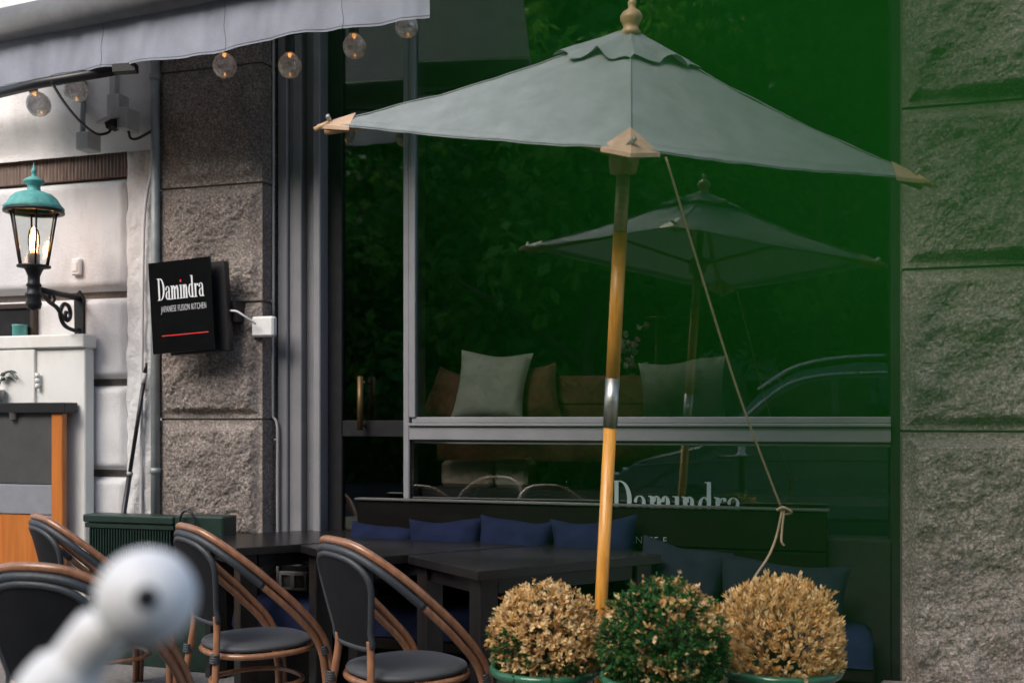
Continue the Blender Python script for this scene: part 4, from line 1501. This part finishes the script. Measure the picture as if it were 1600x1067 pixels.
rope.tube(smooth_path([k1_ - RT * .02, k1_ + UP * .012 + FW * -.01, k1_ + RT * .035 - UP * .006, k1_ + RT * .01 - UP * .015 + FW * .01, k1_ - RT * .012 + UP * .004], 5), .0055, 8)
rope.build('guy_rope', 'rope', um)
# umbrella foot
MB().lathe([(.001, 0), (.26, 0), (.26, .05), (.10, .075), (.04, .08), (.035, .30), (.0255, .30)], pb, (0, 0, 1), 28).build('foot', 'iron', um)

# ------------------------------------------------------------------ potted box balls
def shrub(px, py, d, rad, label, mix, pot_rim, seed, upright=False):
    c = D3(px, py, d)
    rn = random.Random(seed)
    zr = D3(px, pot_rim, d).z
    t = thing('potted_shrub', (c.x, c.y, 0), label, 'potted shrub', 'clipped shrubs in green pots')
    rr = rad * .93
    MB().lathe([(.001, .0), (rr * .62, .0), (rr * .66, .01), (rr * .86, zr * .5), (rr * .95, zr * .82), (rr * .93, zr * .92), (rr * .98, zr - .035), (rr * 1.05, zr - .028), (rr * 1.08, zr - .014), (rr * 1.05, zr - .001), (rr * .99, zr), (rr * .93, zr - .012), (rr * .90, zr - .05)],
               (c.x, c.y, 0), (0, 0, 1), 48).build('pot', 'glaze', t)
    MB().lathe([(rr * .91, zr - .05), (rr * .5, zr - .03), (.001, zr - .025)], (c.x, c.y, 0), (0, 0, 1), 24).build('soil', 'soil', t)
    tw = MB()
    for k in range(60):
        dv = Vector((rn.gauss(0, 1), rn.gauss(0, 1), abs(rn.gauss(0, 1)) * .9 - .1)).normalized()
        e = c + dv * rad * .85
        s0_ = Vector((c.x, c.y, zr - .03))
        tw.tube([s0_, s0_.lerp(e, .5) + Vector((rn.gauss(0, .01), rn.gauss(0, .01), .02)), e], [.006, .004, .0015], 4)
    tw.build('stems', 'twig', t)
    lf = MB()
    N = 2700
    for k in range(N):
        zc = 1 - 2 * (k + .5) / N
        ph = k * 2.399963
        dv = Vector((math.sqrt(1 - zc * zc) * math.cos(ph), math.sqrt(1 - zc * zc) * math.sin(ph), zc))
        dv = (dv + Vector((rn.gauss(0, .05), rn.gauss(0, .05), rn.gauss(0, .05)))).normalized()
        bumpy = 1 + .12 * fbm(dv * 1.0, 2.4, 3, seed) + .05 * nz(dv, 7, seed)
        r_ = rad * bumpy * (1 - abs(rn.gauss(0, .055)) - (0.22 * rn.random() if rn.random() < .35 else 0))
        if rn.random() < .05: r_ *= rn.uniform(1.04, 1.14)
        pnt = c + Vector((dv.x, dv.y, dv.z * .97)) * r_
        if pnt.z < zr - .02: continue
        grow = (dv + UP * (.9 if upright else .35) + Vector((rn.gauss(0, .3), rn.gauss(0, .3), rn.gauss(0, .3)))).normalized()
        patch = fbm(dv, 2.1, 3, seed + 20) + .25 * rn.gauss(0, 1) * .6
        nl = rn.randint(5, 8)
        side = grow.orthogonal().normalized()
        bi = grow.cross(side)
        mi = mix(patch, dv, rn)
        for q in range(nl):
            a = q * 2.4 + rn.random()
            o_ = side * math.cos(a) + bi * math.sin(a)
            op = rn.uniform(.35, 1.0) if not upright else rn.uniform(.15, .55)
            ldir = (grow * (1.0 - op * .5) + o_ * op).normalized()
            lsd = ldir.cross(grow)
            if lsd.length < .01: lsd = side
            lsd.normalize()
            L_ = rn.uniform(.009, .022) * (1.15 if upright else 1)
            w2 = L_ * (.30 if not upright else .2)
            b0 = pnt + grow * rn.uniform(-.014, .008)
            nrm = ldir.cross(lsd) * (L_ * .12)
            m_ = mi if rn.random() > .12 else rn.choice([mi, 2, 4])
            lf.add([b0, b0 + ldir * L_ * .5 + lsd * w2 + nrm, b0 + ldir * L_, b0 + ldir * L_ * .5 - lsd * w2 + nrm, b0 + ldir * L_ * .55 - nrm * .3], [(0, 1, 4), (1, 2, 4), (2, 3, 4), (3, 0, 4)], m_)
    lf.build('foliage', ['leaf_green', 'leaf_dark', 'leaf_tan', 'leaf_straw', 'leaf_brown'], t)
    return t


def mix_half(p, dv, rn):
    g_ = p + dv.z * -.9 * .55 + dv.dot(RT) * -.25
    if g_ > .28: return 0 if rn.random() < .6 else (1 if rn.random() < .5 else 2)
    return rn.choices([3, 2, 4, 1], [5, 3.5, 1.4, .6])[0]


def mix_green(p, dv, rn):
    if p > .46 or (dv.z > .45 and dv.dot(RT) > -.1 and p > .16): return rn.choices([2, 4, 3, 0], [4, 2, 2, 2])[0]
    return rn.choices([0, 1], [5, 2])[0]


def mix_dry(p, dv, rn):
    return rn.choices([3, 2, 4], [4.6, 4.4, .9])[0]


shrub(852, 998, 3.78, .196, 'clipped round shrub half straw half green, in the pot left of the green shrub', mix_half, 1038, 11)
shrub(1035, 1006, 3.46, .202, 'clipped round mostly green shrub in a green pot, middle of the three', mix_green, 1052, 12)
shrub(1216, 1000, 3.78, .220, 'clipped round wholly straw coloured dried shrub in a green pot', mix_dry, 1036, 13, True)

# ------------------------------------------------------------------ things inside the restaurant
ib = thing('indoor_bench', (-1.9, 5.95, 0), 'rust brown indoor bench backrest seen through the upper pane', 'bench')
i0, i1 = fx(672, 5.72), fx(1085, 5.72)
zi0, zi1 = fz(850, 652, 5.75), fz(850, 586, 5.75)
for k in range(3):
    MB().box((i0, 5.82 + .006 * (k % 2), zi0 - .25 + k * (zi1 - zi0 + .25) / 3 + .003), (i1, 5.86, zi0 - .25 + (k + 1) * (zi1 - zi0 + .25) / 3 - .002), 0, .004).build('backrest_board', 'rust', ib)
MB().box((i0, 5.87, .46), (i1, 6.35, .52), 0, .005).build('seat_board', 'rust', ib)
for xx in (i0 + .05, i1 - .12):
    MB().box((xx, 5.90, .06), (xx + .07, 6.3, .455), 0, .005).build('support', 'rust', ib)

for (px, py, Y, w_, h_, rz, rx, m, lab, sd) in [
    (768, 604, 5.62, .42, .40, 4, -16, 'linen', 'sage linen pillow leaning inside the upper window pane at left', 1.0),
    (826, 618, 5.74, .36, .34, -10, -14, 'terracotta_fabric', 'terracotta pillow tucked behind the sage linen pillow', 2.0),
    (708, 622, 5.74, .30, .30, 18, -14, 'terracotta_fabric', 'terracotta pillow peeking out at the window mullion side', 7.0),
    (1066, 617, 5.62, .46, .40, -4, -16, 'linen', 'sage pillow inside the window, right of the umbrella pole', 3.0)]:
    c = PY(px, py, Y)
    o = puffy(c, w_, h_, .13, Matrix.Rotation(R(rz), 3, 'Y') @ Matrix.Rotation(R(rx), 3, 'X'), sd, 'pillow', m, None, .3)
    tag(o, lab, 'pillow', 'pillows inside the window')

# ledge behind the lower pane with boxes
lg = thing('window_ledge', (-1.9, 5.6, 0), 'dark display ledge behind the lower window pane', 'shelf')
zl = fz(760, 762, 5.65)
MB().box((fx(662, 5.58), 5.56, zl - .05), (x_w1 - .06, 6.0, zl), 0, .004).build('shelf_board', 'panel_grey', lg)
MB().box((fx(662, 5.58), 6.0, .06), (x_w1 - .06, 6.03, z_rail - .0), 0, .003).build('shelf_back', 'panel_grey', lg)
for (a, b_, t_, m, lab) in [(688, 768, 720, 'beige', 'beige box on the ledge behind the lower pane'), (772, 823, 719, 'cream', 'cream box beside the beige box on the ledge')]:
    o = MB().box((fx(a, 5.66), 5.66, zl + .001), (fx(b_, 5.66), 5.85, fz((a + b_) / 2, t_, 5.66)), 0, .02).build('storage_box', m)
    tag(o, lab, 'box', 'boxes on the window ledge')
for k, px in enumerate((884, 896, 907, 920)):
    q = PY(px, 756, 5.7)
    o = MB().lathe([(.001, .002), (.018, .002), (.021, .01), (.022, .07 + .01 * (k % 2)), (.0205, .07 + .01 * (k % 2)), (.0195, .012), (.001, .010)], (q.x, 5.72 + .03 * (k % 2), zl), (0, 0, 1), 16).build('drinking_glass', 'glass_clear')
    tag(o, ['first small clear glass right of the cream box on the ledge', 'second small clear glass from the cream box on the ledge',
            'third small clear glass from the cream box on the ledge', 'small clear glass nearest the umbrella pole on the ledge'][k], 'glass', 'glasses on the window ledge')

# gold table lamp with a flat disc shade
q = PY(1025, 497, 6.5)
lm_ = thing('table_lamp', (q.x, 6.5, .75), 'slim gold table lamp with flat disc shade inside', 'lamp')
MB().tube([(q.x, 6.5, .76), (q.x, 6.5, q.z)], .006, 8).build('stem', 'brass', lm_)
MB().lathe([(.001, .012), (.06, .008), (.068, 0), (.06, -.003), (.001, -.002)], (q.x, 6.5, q.z)).build('shade', 'brass', lm_)
MB().lathe([(.001, 0), (.06, 0), (.06, .01), (.001, .014)], (q.x, 6.5, .75)).build('foot', 'brass', lm_)
tbx = thing('indoor_table', (q.x - .1, 6.6, 0), 'dark indoor table behind the bench', 'table')
MB().box((q.x - .75, 6.38, .71), (q.x + .5, 7.0, .749), 0, .004).build('table_top', 'interior_floor', tbx)
for sx in (-.65, .42):
    for sy_ in (6.42, 6.92):
        MB().box((q.x + sx, sy_, .06), (q.x + sx + .05, sy_ + .05, .709)).build('leg', 'interior_floor', tbx)
# flowers
q = PY(988, 580, 6.45)
fv = thing('flower_vase', (q.x, 6.45, .75), 'pale pink flowers in a vase inside the window', 'flowers')
MB().lathe([(.001, 0), (.04, 0), (.055, .06), (.05, .16), (.03, .25), (.035, .30), (.032, .30), (.026, .25), (.001, .02)], (q.x, 6.45, .75)).build('vase', 'cream', fv)
rn = random.Random(3)
fl = MB()
cf_ = PY(985, 555, 6.45)
for k in range(26):
    c = Vector((cf_.x + rn.gauss(0, .05), 6.45 + rn.gauss(0, .05), cf_.z + rn.gauss(0, .065)))
    for j in range(14):
        dv = Vector((rn.gauss(0, 1), rn.gauss(0, 1), rn.gauss(0, 1))).normalized()
        s_ = dv.orthogonal().normalized() * .012
        b__ = dv.cross(s_).normalized() * .012
        fl.add([c + dv * .012 - s_, c + dv * .022 + b__, c + dv * .012 + s_, c + dv * .006 - b__], [(0, 1, 2, 3)], 0 if k % 3 else 1)
fl.build('blossoms', ['petal', 'pink'], fv)
st = MB()
for k in range(9):
    st.tube([(q.x, 6.45, .98), (cf_.x + rn.gauss(0, .04), 6.45 + rn.gauss(0, .04), cf_.z)], .0025, 4)
st.build('stems', 'leaf_dark', fv)
# glowing globe added behind the pane in place of a mirrored festoon bulb
q = PY(878, 33, 7.2)
pd_ = thing('mirrored_bulb_globe', (q.x, 7.2, 4.0), 'small glowing amber globe added in place of a mirrored festoon bulb', 'lamp')
MB().lathe([(.0005, -.062)] + [(.062 * math.sin(a * PI / 12), -.062 * math.cos(a * PI / 12)) for a in range(1, 12)] + [(.0005, .062)], q, (0, 0, 1), 20).build('globe', 'mirrored_bulb', pd_)
MB().tube([(q.x, 7.2, q.z + .06), (q.x, 7.2, 4.0)], .004, 6).build('flex', 'black', pd_)

# ------------------------------------------------------------------ street behind the camera, mirrored in the glass
def car():
    t = thing('parked_car', (-.1, -2.5, -.12), 'dark car with chrome window line mirrored in the right of the glass', 'car')
    x0, x1 = -2.15, 2.65
    zg = -.10
    yc0, wd = -2.5, .92
    side = [(0, .40), (.05, .78), (.35, .98), (1.05, 1.16), (1.30, 1.34), (1.72, 1.76), (2.15, 2.02), (2.8, 2.12), (3.7, 2.09), (4.35, 1.92), (4.62, 1.30), (4.72, 1.05), (4.75, .55), (4.6, .34), (.15, .30)]
    k = len(side)
    b_ = MB()
    vs_, fs = [], []
    lay = [(-1, .93), (-.97, .985), (-.6, 1.0), (.6, 1.0), (.97, .985), (1, .93)]
    for (w_, s_) in lay:
        for (x, z) in side:
            tumble = 1 - .16 * max(0, (z - 1.1) / .9)
            zz_ = .9 + (z - .9) * s_
            vs_.append((x0 + 2.37 + (x - 2.37) * (.99 if abs(w_) == 1 else 1), yc0 + w_ * wd * tumble, zz_ + zg))
    for i in range(len(lay) - 1):
        for j in range(k):
            j2 = (j + 1) % k
            fs.append((i * k + j, (i + 1) * k + j, (i + 1) * k + j2, i * k + j2))
    fs.append(tuple(range(k)))
    fs.append(tuple(range((len(lay) - 1) * k, len(lay) * k))[::-1])
    b_.add(vs_, fs, 0, False)
    b_.build('body', 'carpaint', t)
    yside = lambda z: yc0 + wd * (1 - .16 * max(0, (z - 1.1) / .9)) + .006
    def strip(pts, name, m, r=None):
        if r:
            MB().tube(smooth_path([(x0 + x, yside(z), z + zg) for x, z in pts], 6), r, 6).build(name, m, t)
        else:
            q_ = MB()
            vv = [(x0 + x, yside(z), z + zg) for x, z in pts]
            q_.add(vv + [(a, b__ - .02, c) for a, b__, c in vv], [tuple(range(len(vv))), tuple(range(2 * len(vv) - 1, len(vv) - 1, -1))] + [(i, (i + 1) % len(vv), len(vv) + (i + 1) % len(vv), len(vv) + i) for i in range(len(vv))])
            q_.build(name, m, t)
    strip([(1.42, 1.22), (2.5, 1.24), (2.5, 1.92), (2.2, 1.87), (1.85, 1.68)], 'side_window', 'carglass')
    strip([(2.58, 1.24), (3.55, 1.26), (3.55, 1.91), (2.58, 1.93)], 'side_window', 'carglass')
    strip([(3.63, 1.27), (4.35, 1.30), (4.2, 1.76), (3.63, 1.88)], 'side_window', 'carglass')
    strip([(1.30, 1.24), (1.82, 1.72), (2.2, 1.92), (2.8, 1.98), (3.6, 1.96), (4.2, 1.84)], 'window_trim', 'chrome', .02)
    strip([(1.25, 1.19), (2.5, 1.205), (3.6, 1.225), (4.4, 1.26)], 'window_trim', 'chrome', .018)
    strip([(1.7, 1.80), (2.15, 2.07), (2.8, 2.17), (3.6, 2.14), (4.2, 2.0)], 'roof_rail', 'chrome', .018)
    strip([(.3, .93), (1.5, 1.0), (3.0, 1.02), (4.6, 1.03)], 'shoulder_line', 'carpaint', .012)
    for xw in (.95, 3.85):
        for s in (1, -1):
            wc = (x0 + xw, yc0 + s * (wd - .10), zg + .36)
            wh = MB().lathe([(.20, -.11), (.34, -.11), (.36, -.09), (.36, .09), (.34, .11), (.22, .11), (.20, .10)], wc, (0, 1, 0), 28).build('wheel', 'rubber', t)
            MB().lathe([(.001, .10 * s), (.06, .105 * s), (.20, .085 * s), (.22, .11 * s)], wc, (0, 1, 0), 20).build('rim', 'steel', wh)
    for s in (1, -1):
        MB().box((x0 - .01, yc0 + s * .62 - .14, zg + .70), (x0 + .12, yc0 + s * .62 + .14, zg + .84), 0, .02).build('headlight', 'chrome', t)


car()


def tree(x, y, h, rad, seed, label, n=9000, low=.9, twig=None):
    rn = random.Random(seed)
    t = thing('street_tree', (x, y, -.12), label, 'tree', 'trees across the road')
    tk = MB()
    lean_ = rn.uniform(-.3, .3)
    tk.tube(smooth_path([(x, y, -.15), (x + lean_ * .2, y, h * .2), (x + lean_ * .6, y + .1, h * .5), (x + lean_, y, h * .85)], 5), [.24 - .2 * i / 15 for i in range(16)], 10)
    for k in range(9):
        a = rn.uniform(0, 2 * PI)
        z0 = h * rn.uniform(.22, .6)
        tk.tube([(x + lean_ * z0 / h, y, z0), (x + math.cos(a) * rad * .45, y + math.sin(a) * rad * .45, z0 + h * .14), (x + math.cos(a) * rad * .8, y + math.sin(a) * rad * .8, z0 + h * .2)], [.09, .05, .015], 6)
    tk.build('trunk', 'bark', t)
    cl = []
    for k in range(70):
        a = rn.uniform(0, 2 * PI)
        rr_ = rad * math.sqrt(rn.random())
        zz_ = rn.uniform(low, h)
        sc_ = math.sin(PI * min(1, max(.12, (zz_ - low + .6) / (h - low + .9)))) ** .5
        cl.append((Vector((x + rr_ * sc_ * math.cos(a), y + rr_ * sc_ * math.sin(a), zz_)), rn.uniform(.5, 1.05)))
    lf = MB()
    for k in range(n):
        ci = rn.randrange(len(cl))
        c, s_ = cl[ci]
        dv = Vector((rn.gauss(0, 1), rn.gauss(0, 1), rn.gauss(0, .8)))
        p_ = c + dv.normalized() * s_ * rn.random() ** .4
        nn = (dv.normalized() + Vector((rn.gauss(0, .6), rn.gauss(0, .6), rn.gauss(0, .6) + .5))).normalized()
        a_ = nn.orthogonal().normalized()
        a_ = (Matrix.Rotation(rn.uniform(0, 6.28), 3, nn) @ a_)
        b__ = nn.cross(a_)
        l_ = rn.uniform(.10, .20)
        if -1.7 < p_.x < .2 and p_.z < 2.6 + .6 * nz(p_, 1.5): continue
        lf.add([p_ - a_ * l_, p_ + b__ * l_ * .55 + nn * .02, p_ + a_ * l_, p_ - b__ * l_ * .55 + nn * .02], [(0, 1, 2, 3)], 1 if (ci % 3 == 0) == (rn.random() < .85) else 0)
    lf.build('crown', ['tree_leaf', 'tree_leaf2'], t)
    return t


trees = [(-11.5, -7.5, 9.5, 3.2, 'broad leafy tree mirrored at the far left edge of the glass'), (-7.3, -9.0, 10.5, 3.4, 'tall leafy tree mirrored above the left end of the pane'), (-3.4, -7.8, 7.6, 3.0, 'leafy tree mirrored behind the umbrella finial'),
         (.6, -9.2, 11.0, 3.4, 'tall dense tree mirrored right of the umbrella'), (4.6, -8.0, 9.5, 3.2, 'leafy tree mirrored above the dark car'), (8.6, -9.3, 10.0, 3.3, 'leafy tree mirrored at the right edge of the glass')]
for i, (x, y, h, r_, lab) in enumerate(trees):
    tree(x, y, h, r_, 50 + i, lab)
hd = MB()
rn = random.Random(77)
for k in range(26000):
    x = rn.uniform(-24, 20)
    p_ = Vector((x, -12.5 + rn.gauss(0, .5), -.1 + 6.5 * rn.random() ** .9 + .6 * nz((x, 0, 0), .5)))
    if -1.9 < p_.x + .5 * nz(p_, 1.1) < .2 and p_.z < 3.0 + .7 * nz(p_, 1.3): continue
    nn = Vector((rn.gauss(0, .6), 1, rn.gauss(0, .6))).normalized()
    a_ = Matrix.Rotation(rn.uniform(0, 6.28), 3, nn) @ nn.orthogonal().normalized()
    b__ = nn.cross(a_)
    l_ = rn.uniform(.14, .28)
    hd.add([p_ - a_ * l_, p_ + b__ * l_ * .6, p_ + a_ * l_, p_ - b__ * l_ * .6], [(0, 1, 2, 3)], 0 if rn.random() < .7 else 1)
for k in range(24000):
    x = rn.uniform(-34, 26)
    p_ = Vector((x, -16.5 + rn.gauss(0, .8), -.1 + 13 * rn.random() ** .85 + 1.2 * nz((x, 0, 4), .4)))
    if -2.3 < p_.x + .5 * nz(p_, 1.1) < .4 and p_.z < 3.6 + .7 * nz(p_, 1.3): continue
    nn = Vector((rn.gauss(0, .6), 1, rn.gauss(0, .6))).normalized()
    a_ = Matrix.Rotation(rn.uniform(0, 6.28), 3, nn) @ nn.orthogonal().normalized()
    b__ = nn.cross(a_)
    l_ = rn.uniform(.3, .55)
    hd.add([p_ - a_ * l_, p_ + b__ * l_ * .7, p_ + a_ * l_, p_ - b__ * l_ * .7], [(0, 1, 2, 3)], 0 if rn.random() < .7 else 1)
tag(hd.build('park_shrubbery', ['tree_leaf', 'tree_leaf2']), 'dense park shrubbery behind the trees across the road', 'shrubbery', None, 'stuff')

ob_ = thing('opposite_building', (-2, -22, -.12), 'pale building glimpsed between shrubs in the mirrored street', 'building')
MB().box((-12, -24, -.12), (9, -22, 9)).build('wall', 'cabinet_white', ob_)
MB().box((-12.2, -24.2, 9), (9.2, -21.8, 9.4), 0, .05).build('cornice', 'plaster_upper', ob_)
for kx in range(8):
    for kz in range(3):
        x, z = -11 + kx * 2.55, .9 + kz * 2.9
        wf = MB().box((x, -22.0, z), (x + 1.1, -21.94, z + 1.7), 0, .02).build('window', 'white', ob_)
        MB().box((x + .08, -21.95, z + .08), (x + 1.02, -21.93, z + 1.62)).build('pane', 'carglass', wf)

# ------------------------------------------------------------------ white ornament on a tall table close to the camera
od = .82
oc = D3(229, 933, od)
ors = 77 * od / F
tz = 1.03
ob = D3(40, 1150, od + .01)
on = thing('ornament', (ob.x, ob.y, tz), 'out of focus white ball with a dark dot on a slanting white neck', 'ornament')
MB().lathe([(.0003, -ors)] + [(ors * math.sin(a * PI / 24), -ors * math.cos(a * PI / 24)) for a in range(1, 24)] + [(.0003, ors)], oc, (0, 0, 1), 40).build('ball', 'ball', on)
cd = (Vector((0, 0, HC)) - oc).normalized()
MB().lathe([(.0001, ors - .002), (.0078, ors - .0015), (.0084, ors + .0002), (.007, ors + .0012), (.0001, ors + .0014)], oc, cd, 16).build('dark_dot', 'black', on)
nb = MB()
nb.tube(smooth_path([oc - RT * .016 + FW * .035 - UP * .006, D3(160, 985, od + .03), D3(110, 1050, od + .03), D3(70, 1110, od + .02), Vector((ob.x, ob.y, tz + .01))], 6), [.016] * 6 + [.022] * 6 + [.028] * 6 + [.034] * 6 + [.040], 16)
nb.build('neck', 'ball', on)
MB().lathe([(.001, 0), (.055, 0), (.055, .008), (.02, .014), (.001, .014)], (ob.x, ob.y, tz), (0, 0, 1), 28).build('foot', 'ball', on)
bt_ = thing('high_table', (ob.x, ob.y, 0), 'tall round dark table just below the frame carrying the white ornament', 'table')
MB().lathe([(.001, tz - .03), (.22, tz - .03), (.225, tz - .025), (.225, tz - .003), (.22, tz - .0005), (.001, tz - .0005)], (ob.x, ob.y, 0), (0, 0, 1), 40).build('table_top', 'table', bt_)
MB().lathe([(.03, .03), (.03, tz - .03)], (ob.x, ob.y, 0), (0, 0, 1), 16).build('column', 'iron', bt_)
MB().lathe([(.001, 0), (.2, 0), (.2, .02), (.03, .035)], (ob.x, ob.y, 0), (0, 0, 1), 28).build('foot', 'iron', bt_)

# ------------------------------------------------------------------ small tree by the camera, one twig hangs in front of the lens
nt_ = thing('young_tree', (1.15, .75, 0), 'young tree beside the camera whose blurred green leaves veil the upper right', 'tree')
tk = MB()
tk.tube(smooth_path([(1.15, .75, 0), (1.12, .70, .8), (1.18, .62, 1.7), (1.1, .55, 2.5), (1.15, .5, 3.0)], 5), [.035 - .0012 * i for i in range(21)], 10)
tk.build('trunk', 'bark', nt_)
tw = MB()
hook = D3(1420, -1600, .026)
tw.tube(smooth_path([(1.14, .60, 2.0), (.75, .42, 1.98), (.35, .2, 1.72), (.12, .09, 1.50), hook], 6), [.011 - .0004 * i for i in range(25)], 8)
tw.build('limb', 'bark', nt_)


def leaf(base, tip, nrm, width, parent, name='leaf', m='near_leaf', n=14):
    base, tip = Vector(base), Vector(tip)
    ax = tip - base
    Ln = ax.length
    ax = ax.normalized()
    sd = ax.cross(Vector(nrm)).normalized()
    nr = sd.cross(ax).normalized()
    def fn(s):
        def f(u, v):
            t = v
            wv = width * .5 * (math.sin(PI * min(1, t ** 1.15)) ** .6 + .01)
            x = (2 * u - 1)
            return base + ax * (Ln * t) + sd * (wv * x) + nr * (Ln * .05 * math.sin(PI * t) - abs(x) * wv * -.12) + nr * (s * Ln * .004)
        return f
    b_ = MB()
    b_.grid(fn(0), 6, n)
    return b_.build(name, m, parent)


LD = .0245
LEAVES = [((1430, -1500), (1310, 740), 850, LD), ((1250, -1500), (960, 200), 480, LD + .001), ((2150, 60), (1470, 760), 520, LD + .002)]
for (b2, t2, w2, d2) in LEAVES:
    leaf(D3(b2[0], b2[1], d2 + .004), D3(t2[0], t2[1], d2), FW, w2 * d2 / F, nt_)
rn = random.Random(9)
for k in range(60):
    b0 = Vector((1.12 + rn.gauss(0, .25), .55 + rn.gauss(0, .2), 2.5 + rn.gauss(0, .22)))
    tip = b0 + Vector((rn.gauss(0, .03), rn.gauss(0, .03), -.06 + rn.gauss(0, .02)))
    leaf(b0, tip, (rn.gauss(0, 1), rn.gauss(0, 1), .3), .032, nt_, 'leaf', 'near_leaf', 6)
for k in range(10):
    a = k * .63
    tk2 = MB().tube([(1.12, .56, 2.3 + .06 * k), (1.12 + .3 * math.cos(a), .55 + .3 * math.sin(a), 2.5 + .06 * k)], [.007, .002], 5)
    tk2.build('twig', 'bark', nt_)
